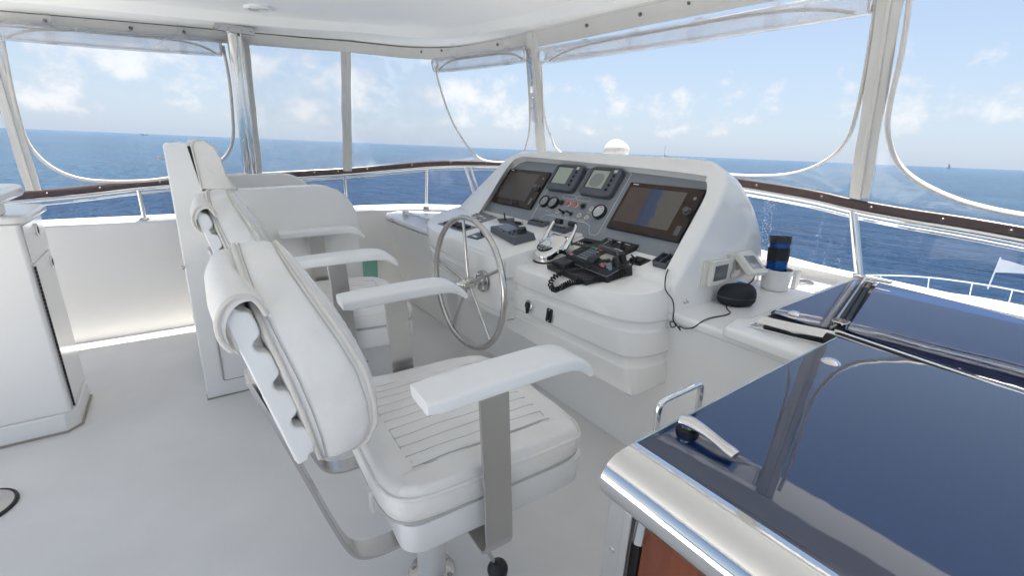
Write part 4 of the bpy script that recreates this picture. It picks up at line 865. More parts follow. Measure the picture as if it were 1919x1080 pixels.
mb = MB(frame((1.424, 1.585, .655), (0, -1, 0), (.10, 0, 1))); [mb.lathe([(0, .005), (.004, .005), (.003, .007), (0, .007)], 10, c=(0, b_, 0)) for b_ in (-.029, .029)]; ob('screw', mb, M['alu'], p)
mb = MB(frame((1.672, 1.02, .865), (0, 1, 0), (0, 0, 1)));
# ================================================================== THINGS ON THE CONSOLE
def inv(F_, p): return F_ @ Vector(p)
# autopilot controller
ap = thing('autopilot_controller', 'dark grey autopilot controller box with screen and round knob behind the steering wheel', 'controller', tuple(TL @ Vector((*tl(1.55, 2.12), 0))))
q = quad(tl, (1.535, 2.31), (1.475, 1.975), (1.60, 1.935), (1.640, 2.245))
cx_ = sum(p[0] for p in q)/4; cy_ = sum(p[1] for p in q)/4
mb = MB(TL); mb.prism(q, .001, .042, top=[(cx_+(p[0]-cx_)*.95, cy_+(p[1]-cy_)*.92) for p in q]); ob('housing', mb, M['dgrey'], ap, bevel=.004, seg=3)
F2 = TL @ frame((cx_, cy_, .042), (1, -.17, 0), (.17, 1, 0))
mb = MB(F2); mb.box(-.145, .01, -.030, .052, 0, .0012); mb.box(-.15, .015, .048, .054, 0, .006); ob('screen', mb, M['lcd2'], ap)
mb = MB(F2)
for x, y in ((.035, -.028), (.06, -.04), (.035, .005), (.06, -.012), (.088, -.034), (-.01, -.045)): mb.prism(circ(.0095, 14, x, y, .007), 0, .005)
ob('button', mb, M['black'], ap, bevel=.001)
mb = MB(F2); mb.lathe([(0, 0), (.031, 0), (.031, .004), (.027, .007), (.026, .026), (.023, .029), (0, .029)], 30, c=(.098, .022, 0)); ob('knob', mb, M['black'], ap)

# engine throttle
th = thing('engine_throttle', 'chrome twin-lever engine throttle with black grips on the console top', 'throttle', tuple(TA @ Vector((-1.80, .18, 0))))
fp_ = [(-.075, .105), (-.08, -.02), (-.068, -.07), (-.04, -.095), (0, -.102), (.04, -.095), (.068, -.07), (.08, -.02), (.075, .105)]
ox, oy = -1.803, .187
fo = [(p.x, p.y) for p in cr([Vector((*p, 0)) for p in fp_], 4)]
mb = MB(TA); mb.prism([(ox+x*1.05, oy+y*1.04) for x, y in fo], .001, .008); ob('gasket', mb, M['rubber'], th)
def tring(k, z0, zs): return [(ox+x*k, oy+y*k+.012*(1-k), z0+zs*(y+.10)) for x, y in fo]
mb = MB(TA); mb.loft([tring(1, .008, 0), tring(1, .040, .02), tring(.97, .048, .06), tring(.9, .052, .16), tring(.75, .058, .20), tring(.45, .066, .20), tring(.1, .070, .20)], True, True, True); ob('housing', mb, M['chrome'], th, angle=60)
FT = TA @ frame((ox, oy-.048, .0665), (1, 0, 0), (0, 1, .19))
mb = MB(FT); mb.prism([(.056*math.cos(R(a)), .045*math.sin(R(a))+.022) for a in range(180, 361, 15)], -.004, .003); pnl = ob('key_panel', mb, M['black'], th, bevel=.001)
mb = MB(FT)
for x, y in ((-.036, .013), (-.012, .013), (.012, .013), (.036, .013), (-.022, -.008), (.0, -.012), (.022, -.008)): mb.tube([(x+.0065*math.cos(a*.63), y+.005*math.sin(a*.63), .0034) for a in range(10)], .0008, 5, closed=True)
for x, y in ((-.036, .018), (.036, .018), (-.02, .006), (.022, .006)): mb.prism([(x-.004, y), (x+.004, y), (x, y+.006)], .003, .0036)
ob('key_marks', mb, M['white'], pnl, smooth=False)
for s in (-1, 1):
    hx = ox+s*.086
    mb = MB(TA @ frame((hx-.010*s, oy+.02, .040), (0, 1, 0), (0, 0, 1)) @ Matrix.Diagonal((1, 1, s, 1))); mb.lathe([(0, 0), (.037, 0), (.036, .010), (.022, .016), (.017, .018), (0, .018)], 28); lv = ob('pivot', mb, M['chrome'], th)
    pts = cr([(hx+s*.005, oy+.02, .042), (hx+s*.008, oy+.055, .078), (hx+s*.008, oy+.095, .118), (hx+s*.004, oy+.12, .143), (hx-s*.010, oy+.13, .152)], 5)
    mb = MB(TA); mb.tube(pts, [.018-.0095*min(1, k/12) for k in range(len(pts))], 14); ob('lever', mb, M['chrome'], th)
    mb = MB(TA); mb.tube([(hx-s*.008, oy+.13, .152), (hx-s*.055, oy+.131, .153)], .0145, 18); ob('grip', mb, M['black'], th, bevel=.002)
    mb = MB(TA); mb.tube([(hx+s*.012, oy+.02, .042), (hx+s*.020, oy+.02, .042)], .016, 18); ob('pivot_cap', mb, M['black'], th)

# radio telephone with its coiled cord
FA = TA @ frame((0, 0, 0), (1, 0, 0), (0, 1, 0))
def ta(x, y): return (-y, (x-1.42)*1.031)
ra = thing('radio_telephone', 'black marine radio telephone with keypad, knobs and coiled cord on the console edge', 'radio', tuple(TA @ Vector((*ta(1.58, 1.48), 0))))
mb = MB(TA); mb.prism(quad(ta, (1.475, 1.685), (1.455, 1.385), (1.54, 1.355), (1.575, 1.66)), .001, .030); ob('cradle', mb, M['black'], ra, bevel=.006, seg=3)
mb = MB(TA); q = quad(ta, (1.49, 1.665), (1.482, 1.56), (1.56, 1.55), (1.572, 1.65)); mb.prism(q, .028, .052, top=[(p[0]*.9+sum(a[0] for a in q)*.025, p[1]*.9+sum(a[1] for a in q)*.025) for p in q]); ob('cradle_rest', mb, M['black'], ra, bevel=.006, seg=3)
mb = MB(TA); mb.prism(quad(ta, (1.60, 1.38), (1.575, 1.33), (1.655, 1.285), (1.668, 1.33)), .001, .05); ob('cradle_foot', mb, M['blackpanel'], ra, bevel=.002)
FR = TA @ frame((*ta(1.612, 1.478), .052), (1, -.085, 0), (.085, 1, .10))
mb = MB(FR); mb.prism(rr(.325, .150, .012, 4), -.045, -.01); mb.prism(rr(.325, .150, .012, 4), -.008, .018, top=rr(.300, .128, .012, 4)); ob('body', mb, M['black'], ra, bevel=.003)
mb = MB(FR); mb.prism(rr(.328, .153, .012, 4), -.0105, -.0075); ob('trim_line', mb, M['gkey'], ra)
FK = FR @ Matrix.Translation((0, 0, .018))
mb = MB(FK); mb.box(-.140, .02, -.058, .060, .0, .003); ob('key_bed', mb, M['blackpanel'], ra)
mb = MB(FK)
for k in range(5): mb.box(-.135, -.085, -.034+k*.018, -.022+k*.018, .003, .007)
ob('function_keys', mb, M['black'], ra, bevel=.001)
mb = MB(FK)
for i in range(4):
    for j in range(5): mb.prism(circ(.0075, 10, -.066+i*.019, -.045+j*.0195, .0065), .003, .0075)
ob('number_keys', mb, M['gkey'], ra)
for x, y, c in ((-.115, -.05, 'pink'), (-.118, -.0515, 'pink'), (-.07, .056, 'green'), (-.045, .056, 'gkey'), (-.015, .057, 'orange'), (.115, -.028, 'pink'), (.115, -.048, 'pink'), (.095, -.040, 'gkey')):
    if x == -.118: continue
    mb = MB(FK); mb.prism(rr(.019, .013, .003, 3, x, y), .001, .008); ob('coloured_key', mb, M[c], ra)
mb = MB(FK); mb.lathe([(0, 0), (.032, 0), (.031, .012), (.028, .019), (.024, .021), (0, .021)], 30, c=(.035, -.036, .0)); ob('tuning_knob', mb, M['black'], ra)
mb = MB(FK); mb.box(.028, .105, .0, .052, 0, .0015); ob('lcd', mb, pmat('radio_lcd', (.42, .40, .34), .25), ra)
mb = MB(FK); mb.prism(rr(.12, .022, .008, 3, .02, .071), -.01, .020); mb.tube([(-.03, .071, .02), (.10, .06, .028), (.135, .035, .02)], .007, 10); ob('handset_rest', mb, M['dgrey'], ra)
for x, y, r_, c in ((.145, -.038, .0135, 'gkey'), (.150, .003, .0165, 'black'), (.150, .045, .0165, 'black')):
    mb = MB(FK); mb.lathe([(0, -.01), (r_, -.01), (r_*.93, .028), (r_*.75, .034), (0, .034)], 20, c=(x, y, 0)); ob('knob', mb, M[c], ra)
mb = MB(FK); mb.lathe([(0, .01), (.013, .01), (.012, .040), (0, .042)], 18, c=(.145, -.038, 0)); ob('cord_plug', mb, M['black'], ra)
pth = [(1.625, 1.300, .935), (1.585, 1.315, .910), (1.53, 1.350, .895), (1.47, 1.405, .880), (1.43, 1.455, .862), (1.395, 1.485, .835), (1.385, 1.52, .815), (1.39, 1.555, .835), (1.415, 1.555, .868), (1.45, 1.53, .893)]
cp = cr(pth, 30); mb = MB(); hel = []
acc = 0; nv = Vector((0, 0, 1))
for i, p in enumerate(cp):
    t = (cp[min(i+1, len(cp)-1)]-cp[max(i-1, 0)]).normalized(); a = (nv-t*nv.dot(t)).normalized(); nv = a; b_ = t.cross(a)
    steps = 4
    if i < len(cp)-1:
        L_ = (cp[i+1]-p).length
        dens = 100 if i < 150 else (74 if i < 200 else 62)
        for k in range(steps):
            ph = acc+2*math.pi*dens*L_*k/steps; rr_ = .0125 if i < 150 else .0105
            hel.append(p.lerp(cp[i+1], k/steps)+a*rr_*math.cos(ph)+b_*rr_*math.sin(ph))
        acc += 2*math.pi*dens*L_
pl_ = FK @ Vector((.13, -.040, .036))
mb.tube(hel, .0042, 6)
mb.tube(cr([hel[-1], (1.49, 1.50, .905), (1.53, 1.43, .935), tuple(pl_)], 8), .004, 8)
mb.tube(cr([hel[0], (1.66, 1.30, .955), (1.675, 1.305, .985), (1.67, 1.32, 1.0)], 6), .004, 8)
ob('coiled_cord', mb, M['rubber'], ra)

# steering wheel
WX, WY, WZ, WR = 1.200, 2.025, .738, .358
sw = thing('steering_wheel', 'five-spoke stainless steel steering wheel on the console front', 'steering wheel', (1.3, WY, WZ))
WF = frame((WX, WY, WZ), (0, -1, 0), (0, 0, 1))
mb = MB(WF); mb.tube([(WR*math.cos(2*math.pi*k/96), WR*math.sin(2*math.pi*k/96), 0) for k in range(96)], .0155, 16, closed=True); ob('rim', mb, M['wheelsteel'], sw)
for k in range(5):
    a = R(98-72*k); mb = MB(WF); mb.tube([(.02*math.cos(a), .02*math.sin(a), -.012), ((WR-.004)*math.cos(a), (WR-.004)*math.sin(a), -.002)], .0085, 12); ob('spoke', mb, M['wheelsteel'], sw)
mb = MB(WF); mb.lathe([(0, -.045), (.028, -.045), (.032, -.040), (.032, .030), (.028, .034), (0, .034)], 30); ob('hub', mb, M['wheelsteel'], sw)
mb = MB(WF); mb.lathe([(0, .034), (.024, .034), (.024, .040), (.017, .042), (.015, .058), (.008, .066), (0, .068)], 24); ob('centre_nut', mb, M['chrome'], sw)
mb = MB(WF); mb.tube([(0, 0, -.045), (0, 0, -.098)], .018, 18); ob('shaft', mb, M['brush'], sw)
mb = MB(WF); mb.lathe([(0, -.098), (.062, -.098), (.06, -.092), (.03, -.088), (.024, -.080), (0, -.080)], 34); f_ = ob('flange', mb, M['brush'], sw)
for k in range(4):
    a = R(45+90*k); mb = MB(WF); mb.lathe([(0, 0), (.010, 0), (.010, .006), (.005, .011), (0, .011)], 10, c=(.045*math.cos(a), .045*math.sin(a), -.091)); ob('bolt', mb, M['chrome'], f_)

# two little framed displays on the side of the hood
FH = frame((1.95, 1.072, .945), (1, 0, 0), (0, 0, 1))
d1 = thing('wall_display', 'white framed little display screwed flat on the side of the hood', 'display', (1.95, 1.065, .945))
FH = frame((1.955, 1.066, .945), (1, 0, 0), (0, 0, 1))
mb = MB(FH); mb.prism(rr(.185, .125, .006, 3, -.005), 0, .012); mb.prism(rr(.15, .115, .006, 3, .006), .012, .034); ob('frame', mb, M['offwhite'], d1, bevel=.003)
mb = MB(FH); mb.box(-.048, .062, -.036, .036, .0342, .035); ob('screen', mb, M['lcd2'], d1)
d2 = thing('wall_display', 'white framed little display tilted open on its bracket next to the flat one', 'display', (2.16, 1.065, .945))
FH2 = frame((2.155, 1.066, .955), (1, 0, 0), (0, 0, 1))
mb = MB(FH2); mb.prism(rr(.20, .125, .006, 3), 0, .020); ob('bracket', mb, M['offwhite'], d2, bevel=.003)
mb = MB(FH2); mb.box(-.075, .0, -.055, -.02, .020, .024); mb.box(-.07, -.05, -.03, .03, .02, .03); ob('bracket_plate', mb, M['alu'], d2)
FH3 = frame((2.185, 1.005, .972), (.97, .06, -.10), (0.06, .62, .55))
mb = MB(FH3); mb.prism(rr(.185, .125, .006, 3), -.022, .006); ob('frame', mb, M['offwhite'], d2, bevel=.003)
mb = MB(FH3); mb.box(-.058, .058, -.038, .038, .0062, .007); ob('screen', mb, M['gauge'], d2)
mb = MB(); mb.tube(cr([(2.20, 1.0, .93), (2.20, .99, .90), (2.185, 1.0, .87), (2.15, 1.03, .84), (2.13, 1.05, .815)], 5), .0035, 8); mb.tube([(2.20, 1.0, .935), (2.20, .995, .91)], .006, 8); ob('lead', mb, M['rubber'], d2)

# soft sunglasses case
ca = thing('glasses_case', 'black zipped hard-cloth glasses case with a blue emblem on the counter', 'case', (2.06, 1.0, .79))
CF = frame((2.06, .985, .7905), (.93, -.37, 0), (.37, .93, 0)) @ Matrix.Diagonal((.76, .9, 1.0, 1))
mb = MB(CF); n = 28; rings = []
ol = [(.125*math.cos(2*math.pi*k/n)*abs(math.cos(2*math.pi*k/n))**-.25 if abs(math.cos(2*math.pi*k/n)) > 1e-6 else 0, .062*math.sin(2*math.pi*k/n)+.012*math.cos(4*math.pi*k/n)) for k in range(n)]
for z, s in ((0, .72), (.008, .88), (.022, .98), (.037, 1.0), (.041, .985), (.045, 1.0), (.062, .97), (.08, .88), (.093, .70), (.100, .40), (.102, .05)): rings.append([(x*s, y*s, z) for x, y in ol])
mb.loft(rings, True, True, True); ob('shell', mb, M['fabricblack'], ca, angle=70)
mb = MB(CF); mb.prism(circ(.019, 18, .02, .015, .013), .0995, .1035); ob('emblem', mb, M['bluelogo'], ca)
mb = MB(CF); mb.loft([[(x*1.004, y*1.004, .0395) for x, y in ol], [(x*1.004, y*1.004, .0435) for x, y in ol]], True); ob('zip', mb, M['dgrey'], ca)
# thin cable
cbt = thing('charging_cable', 'thin black cable looping from the console down to the glasses case', 'cable', (1.70, 1.05, .80))
mb = MB(); mb.tube(cr([(1.735, 1.150, .968), (1.70, 1.135, .965), (1.655, 1.11, .945), (1.63, 1.085, .90), (1.655, 1.060, .855), (1.665, 1.052, .81), (1.665, 1.050, .77), (1.660, 1.030, .745), (1.655, 1.045, .735), (1.66, 1.058, .752), (1.655, 1.035, .76), (1.655, 1.00, .735), (1.658, 1.012, .75), (1.662, .985, .748), (1.668, .95, .765), (1.69, .93, .794), (1.76, .935, .794), (1.85, .92, .795), (1.90, .925, .796), (1.925, .955, .80), (1.935, .965, .815)], 5), .0028, 7); ob('lead', mb, M['rubber'], cbt)
# clip-on cup holder and the tumbler in it
ch = thing('cup_holder', 'white clip-on cup holder standing on the counter by the hood', 'cup holder', (2.5, 1.02, .79))
mb = MB(); mb.lathe([(0, .001), (.058, .001), (.064, .006), (.072, .10), (.076, .106), (.076, .112), (.068, .112), (.066, .10), (.056, .012), (0, .012)], 36, c=(2.50, 1.015, .79)); ob('cup', mb, M['plastic'], ch)
mb = MB(); mb.box(2.545, 2.60, .935, .955, .80, .90); ob('clip', mb, M['plastic'], ch, bevel=.005)
mb = MB(); mb.box(2.39, 2.46, 1.03, 1.06, .885, .90); ob('pad_arm', mb, M['plastic'], ch, bevel=.005)
mb = MB(frame((2.415, 1.062, .86), (1, 0, 0), (0, 0, 1))); mb.lathe([(0, 0), (.035, 0), (.03, .006), (.012, .012), (0, .013)], 24); ob('suction_pad', mb, M['roll'], ch)
tu = thing('travel_tumbler', 'black and metallic blue travel tumbler leaning in the cup holder', 'tumbler', (2.5, 1.015, .805))
FTu = frame((2.50, 1.015, .806), (1, 0, -.10), (0, 1, -.12))
mb = MB(FTu); mb.lathe([(0, 0), (.045, 0), (.047, .004), (.050, .135), (.050, .235), (.050, .24), (0, .24)], 36); ob('body', mb, M['blue'], tu)
mb = MB(FTu); mb.lathe([(.048, .135), (.0515, .135), (.0525, .205), (.049, .205)], 36); ob('grip_sleeve', mb, M['rubber'], tu)
mb = MB(FTu); mb.lathe([(.0, .226), (.0525, .226), (.053, .262), (.050, .268), (0, .268)], 36); ob('lid', mb, M['black'], tu)
vt = thing('counter_vent', 'small round black grille set in the coaming ahead of the cup holder', 'vent', (2.80, .985, .79))
mb = MB(); mb.lathe([(0, .001), (.052, .001), (.052, .006), (.046, .009), (.044, .005), (0, .005)], 30, c=(2.80, .985, .79))
for k in range(-4, 5): 
    w_ = math.sqrt(max(0, .044**2-(k*.0095)**2)); mb.box(2.80-w_, 2.80+w_, .985+k*.0095-.002, .985+k*.0095+.002, .795, .798)
ob('grille', mb, M['dgrey'], vt)
st = thing('cover_stud', 'small steel cover stud on the side foot of the hood', 'stud', (1.76, 1.068, .83))
mb = MB(frame((1.765, 1.066, .828), (1, 0, 0), (0, 0, 1))); mb.lathe([(0, 0), (.012, 0), (.010, .005), (.005, .008), (.006, .014), (0, .015)], 14); ob('stud', mb, M['brush'], st)

# searchlight dome seen above the hood
sl = thing('searchlight', 'white domed searchlight standing ahead of the windscreen above the hood', 'searchlight', (3.42, 2.9, .82))
mb = MB(); mb.lathe([(0, .0), (.12, 0), (.09, .25), (.09, .52), (.19, .54), (.20, .585), (.19, .60), (.14, .605), (0, .645)], 32, c=(3.42, 3.03, .82)); ob('pedestal', mb, M['dome'], sl)
mb = MB(); mb.lathe([(.001, -.115)]+[(.115*math.cos(R(a)), .115*math.sin(R(a))) for a in range(-75, 91, 11)]+[(.001, .115)], 32, c=(3.42, 3.03, 1.462)); ob('dome', mb, M['dome'], sl)
mb = MB(); mb.lathe([(.001, -.07)]+[(.07*math.cos(R(a)), .07*math.sin(R(a))) for a in range(-75, 91, 15)]+[(.001, .07)], 28, c=(3.40, 2.94, 1.478)); ob('lamp_head', mb, M['dome'], sl)
# ================================================================== COMPANIONWAY HATCH (right foreground)
hc = thing('companionway_hatch', 'sliding companionway hatch with dark glass lid, chrome nosing and wooden door', 'hatch', (1.1, .2, 0))
mb = MB(); mb.box(.667, 1.69, -.70, .458, .886, .8985); gl = ob('glass_lid', mb, M['acryl'], hc, bevel=.0015)
mb = MB(); mb.box(.667, 1.69, .4585, .4625, .884, .8995); ob('lid_edge', mb, pmat('glass_edge_highlight', (.42, .52, .6), .2), hc)  # light-blue highlight along the lid edge, painted as a pale strip
mb = MB(); mb.box(.62, 1.69, .425, .455, .0015, .884); ob('side_wall', mb, M['gelm'], hc)
nos = [(.667, .9005), (.652, .9022), (.632, .9022), (.618, .900)]+[(.617-.048*math.sin(R(a)), .852+.048*math.cos(R(a))) for a in range(10, 181, 14)]+[(.625, .800), (.667, .800)]
mb = MB(frame((0, .458, 0), (1, 0, 0), (0, 0, 1))); mb.prism(nos, 0, 1.16); ob('chrome_nosing', mb, M['chrome'], hc, angle=35)
mb = MB(); mb.box(.606, .622, .408, .458, .0015, .80); mb.box(.600, .606, .400, .418, .0015, .80); ob('door_jamb', mb, M['alu'], hc, bevel=.002)
mb = MB(); [mb.lathe([(0, 0), (.007, 0), (.006, .002), (0, .0025)], 12, m=frame((.606, .438, z), (0, 1, 0), (0, 0, 1)) @ Matrix.Diagonal((1, 1, -1, 1))) for z in (.68, .45, .2)]; ob('screw', mb, M['brush'], hc)
mb = MB(); mb.box(.628, .66, -.70, .388, .02, .797); ob('door', mb, M['wood'], hc, bevel=.004)
mb = MB(); mb.box(.624, .66, .389, .4075, .0015, .798); ob('door_seal', mb, M['rubber'], hc)
mb = MB(); mb.tube([(.63, .395, .79), (.622, .392, .73)], .012, 12); ob('door_catch', mb, M['chrome'], hc, bevel=.003)
# lever on the lid
mb = MB(); mb.lathe([(0, .8986), (.024, .8986), (.022, .908), (.015, .912), (0, .912)], 24, c=(.790, .425, 0)); hb = ob('handle_base', mb, M['black'], hc)
mb = MB(); pts = cr([(.787, .440, .921), (.790, .418, .923), (.788, .38, .921), (.784, .345, .916), (.782, .318, .911)], 5)
mb.tube(pts, [.017+.002*math.sin(k*.4)-.004*k/len(pts) for k in range(len(pts))], 16, sq=(.55, 1)); mb.lathe([(0, .908), (.016, .908), (.016, .918), (0, .92)], 20, c=(.790, .425, 0)); ob('lever', mb, M['chrome'], hc)
for x, y in ((1.452, .395),):
    mb = MB(); mb.lathe([(0, .8986), (.026, .8986), (.022, .904), (.012, .908), (0, .909)], 26, c=(x, y, 0)); ob('button_cap', mb, M['chrome'], hc)
gb = thing('grab_rail', 'thin chrome bracket-shaped grab rail beside the companionway hatch', 'grab rail', (.85, .485, .86))
mb = MB(); mb.tube(cr([(.775, .487, .80), (.773, .487, .88), (.772, .487, .925), (.785, .487, .941), (.85, .487, .942), (.915, .487, .941), (.930, .487, .928), (.935, .487, .88), (.937, .487, .80)], 5), .0075, 12); ob('bar', mb, M['chrome'], gb)
mb = MB(); [mb.lathe([(0, .79), (.016, .79), (.014, .80), (0, .80)], 18, c=(x, .487, 0)) for x in (.775, .937)]; ob('foot', mb, M['chrome'], gb)
mb = MB(); mb.box(.75, .96, .4635, .505, .70, .79); ob('mount_block', mb, M['gelm'], gb, bevel=.006)

# fixed dark skylight panels ahead of the hatch
sk = thing('skylight', 'fixed dark blue glazed skylight ahead of the companionway, edged in chrome', 'skylight', (2.2, .3, .835))
def slab(name, poly, z0, z1, mat, **k):
    mb = MB(); mb.prism(poly, z0, z1); return ob(name, mb, M[mat], sk, **k)
slab('side_glass', [(1.868, .748), (1.838, .530), (2.85, .738), (2.862, .765)], .852, .864, 'acryl', bevel=.0012)
big = [(1.905, .498), (1.80, .03), (1.64, -.75), (2.0, -.78), (2.44, -.46), (2.61, -.12), (2.73, .16), (2.81, .39), (2.87, .672)]
slab('main_glass', big, .854, .866, 'acryl', bevel=.0012)
slab('base', [(1.84, .745), (1.80, .51), (1.60, -.75), (1.98, -.76), (2.42, -.44), (2.59, -.11), (2.71, .17), (2.79, .40), (2.84, .742)], .8355, .851, 'trimdark')
edge = [(2.44, -.46), (2.61, -.12), (2.73, .16), (2.81, .39), (2.87, .672)]
mb = MB(); mb.tube([(p.x+.002, p.y, .861) for p in cr([(*p, 0) for p in edge], 4)], .003, 6); ob('glass_edge', mb, M['alu'], sk)
mb = MB()
for d_, z, r_ in ((-.016, .866, .010), (.002, .869, .009), (.020, .866, .009)): mb.tube([(1.84, .515+d_, z), (2.86, .718+d_, z)], r_, 10)
ob('divider_trim', mb, M['trimdark'], sk)
mb = MB(); mb.tube([(1.838, .527, .8745), (2.858, .729, .8745)], .0045, 8); ob('divider_bead', mb, M['alu'], sk)
# sliding tracks across the boat
def line(y): return 1.83-(.52-y)*.158, y
for nm, d_, z, r_, mt in (('track', -.004, .872, .010, 'chrome'), ('track_seal', -.030, .868, .016, 'rubber'), ('track', -.050, .872, .008, 'alu'), ('track_seal', -.080, .866, .020, 'rubber')):
    mb = MB(); mb.tube([(line(y)[0]+d_, y, z) for y in (.508, .2, -.1, -.4, -.75)], r_, 10); ob(nm, mb, M[mt], sk)
mb = MB(); mb.loft([[(1.722, .722, .836), (1.70, .722, .858), (1.735, .722, .878), (1.765, .722, .872), (1.765, .722, .836)], [(1.742, .60, .836), (1.722, .60, .862), (1.752, .60, .884), (1.785, .60, .875), (1.785, .60, .836)], [(1.792, .475, .836), (1.772, .475, .862), (1.80, .475, .884), (1.83, .475, .876), (1.83, .475, .836)]], True, True, True); ob('chrome_corner', mb, M['chrome'], sk, angle=25)
slab('chrome_foot', [(1.69, .745), (1.725, .60), (1.765, .47), (1.80, .47), (1.80, .745)], .8355, .841, 'chrome', bevel=.002)
mb = MB()
for d_ in (.0, .014): mb.tube([(1.712+d_, .70, .846+d_*.2), (1.74+d_, .58, .847), (1.775+d_, .48, .847)], .0045, 8)
ob('corner_seal', mb, M['rubber'], sk)
mb = MB(); mb.lathe([(0, .864), (.026, .864), (.022, .870), (.012, .874), (0, .875)], 26, c=(1.925, .685, 0)); ob('button_cap', mb, M['chrome'], sk)
mb = MB(); mb.prism(rr(.05, .042, .008, 3, 1.885, .515), .870, .900, top=rr(.058, .05, .01, 3, 1.885, .515)); ob('catch', mb, M['chrome'], sk, bevel=.003)
mb = MB(); mb.box(2.76, 2.84, .665, .715, .8665, .885); mb.box(2.78, 2.81, .60, .71, .884, .896); ob('front_latch', mb, M['chrome'], sk, bevel=.005)

# ================================================================== HELM CHAIRS (built once, copied)
def chair():
    t = thing('helm_chair', 'white upholstered helm chair nearest the camera, beside the dark hatch', 'chair', (0, 0, 0), 0, 'helm chairs')
    L_ = dict(local=True)
    mb = MB(); mb.tube([(0, 0, .010), (0, 0, .44)], .049, 32); ob('pedestal', mb, M['pedestal'], t, **L_)
    mb = MB(); mb.lathe([(0, .001), (.082, .001), (.082, .005), (.079, .007), (.06, .008), (.054, .011), (0, .011)], 36); fl = ob('floor_flange', mb, M['brush'], t, **L_)
    mb = MB()
    for k in range(6): mb.lathe([(0, 0), (.010, 0), (.009, .005), (0, .007)], 12, c=(.069*math.cos(k*1.047+.3), .069*math.sin(k*1.047+.3), .007))
    ob('bolt', mb, M['brush'], fl, **L_)
    # pan
    mb = MB()
    def rec(x0, x1, hw, r, z): return [(p[0], p[1], z) for p in rr(x1-x0, 2*hw, r, 6, (x0+x1)/2, 0)]
    mb.loft([rec(-.12, .28, .21, .05, .418), rec(-.175, .365, .278, .06, .427), rec(-.19, .395, .297, .05, .455), rec(-.195, .40, .303, .05, .545), rec(-.17, .385, .28, .05, .555)], True, True, True)
    ob('seat_pan', mb, M['plastic'], t, angle=50, **L_)
    # cushion with fluted panel
    x0, x1, hw, zb, ztp = -.225, .405, .308, .548, .655
    mb = MB(); nx, ny = 44, 290; vs = []; fs = []
    def edge_r(fx, fy):  # superellipse-like edge fall
        ax = abs(fx); ay = abs(fy); d = (ax**9+ay**9)**(1/9)
        return d
    for i in range(nx+1):
        for j in range(ny+1):
            fx = 2*i/nx-1; fy = 2*j/ny-1
            X = (x0+x1)/2+fx*(x1-x0)/2; Y = fy*hw
            # round the plan corners
            k = max(0, (abs(fx)**7+abs(fy)**7)**(1/7)); m_ = max(abs(fx), abs(fy))
            if k > 1e-6: X = (x0+x1)/2+fx*(x1-x0)/2*(m_/k); Y = fy*hw*(m_/k)
            z = ztp+.012*(1-fx*fx)*(1-fy*fy)-.05*max(0, m_-.955)/.045*max(0, (m_-.955)/.045)*.45
            if fx > .55: z -= .018*((fx-.55)/.45)**2
            inx = (X-x0-.085)/(x1-.10-x0-.085); iny = Y/(hw-.085)
            if 0 <= inx <= 1 and abs(iny) <= 1:
                ph = ((Y+hw)/.0445) % 1; z += -.0009*math.exp(-((min(ph, 1-ph))/.075)**2)+.0022*math.sin(math.pi*ph)
            e = min(abs(inx), abs(inx-1)) if abs(iny) < 1.02 else 9; e2 = abs(abs(iny)-1) if -.03 < inx < 1.03 else 9
            z -= .004*math.exp(-(e/.014)**2)+.003*math.exp(-(e2/.026)**2)
            z += .0022*math.sin(X*31+Y*17)*math.sin(Y*23-X*9)
            vs.append((X, Y, z))
    for i in range(nx):
        for j in range(ny):
            a = i*(ny+1)+j; fs.append((a, a+ny+1, a+ny+2, a+1))
    mb.add(vs, fs)
    seams = []
    xa_, xb_ = x0+.085, x1-.10
    def ztop_at(X, Y):
        fx = (X-(x0+x1)/2)/((x1-x0)/2); fy = Y/hw; z = ztp+.012*(1-fx*fx)*(1-fy*fy)
        if fx > .55: z -= .018*((fx-.55)/.45)**2
        return z+.0022*math.sin(X*31+Y*17)*math.sin(Y*23-X*9)
    for kk in range(2, 13):
        Y = -hw+.0445*kk
        if abs(Y) < hw-.087: seams.append([(xa_+(xb_-xa_)*q/24, Y, ztop_at(xa_+(xb_-xa_)*q/24, Y)-.0006) for q in range(25)])
    fr_ = rr(xb_-xa_, 2*(hw-.085), .05, 6, (xa_+xb_)/2, 0); seams.append([(X, Y, ztop_at(X, Y)-.0022) for X, Y in fr_+fr_[:1]])
    rim_ = [i*(ny+1) for i in range(nx+1)]+[nx*(ny+1)+j for j in range(1, ny+1)]+[i*(ny+1)+ny for i in range(nx-1, -1, -1)]+[j for j in range(ny-1, 0, -1)]
    R0 = [Vector(vs[i]) for i in rim_]; c0 = Vector(((x0+x1)/2, 0, 0))
    def rg(z, s): return [Vector((c0.x+(p.x-c0.x)*s, p.y*s, z+(p.z-ztp)*.25*(z-zb)/(ztp-zb))) for p in R0]
    mb.loft([R0, rg(.632, 1.012), rg(.605, 1.022), rg(.575, 1.015), rg(.556, .99), rg(.549, .95)], True)
    sc_ = ob('seat_cushion', mb, M['leather'], t, angle=75, **L_)
    mb = MB(); mb.tube([p+Vector((.004*(1 if p.x > c0.x else -1), .003*(1 if p.y > 0 else -1), -.004)) for p in R0[::2]], .0052, 8, closed=True); ob('piping', mb, M['leather'], sc_, **L_)
    mb = MB(); mb.tube([p+Vector((0, 0, 0)) for p in rg(.556, .995)[::3]], .004, 8, closed=True); ob('lower_piping', mb, M['stitch'], sc_, **L_)
    mb = MB(); [mb.tube(q, .0012, 5) for q in seams]; ob('stitch_shade_lines', mb, M['stitch'], sc_, **L_)
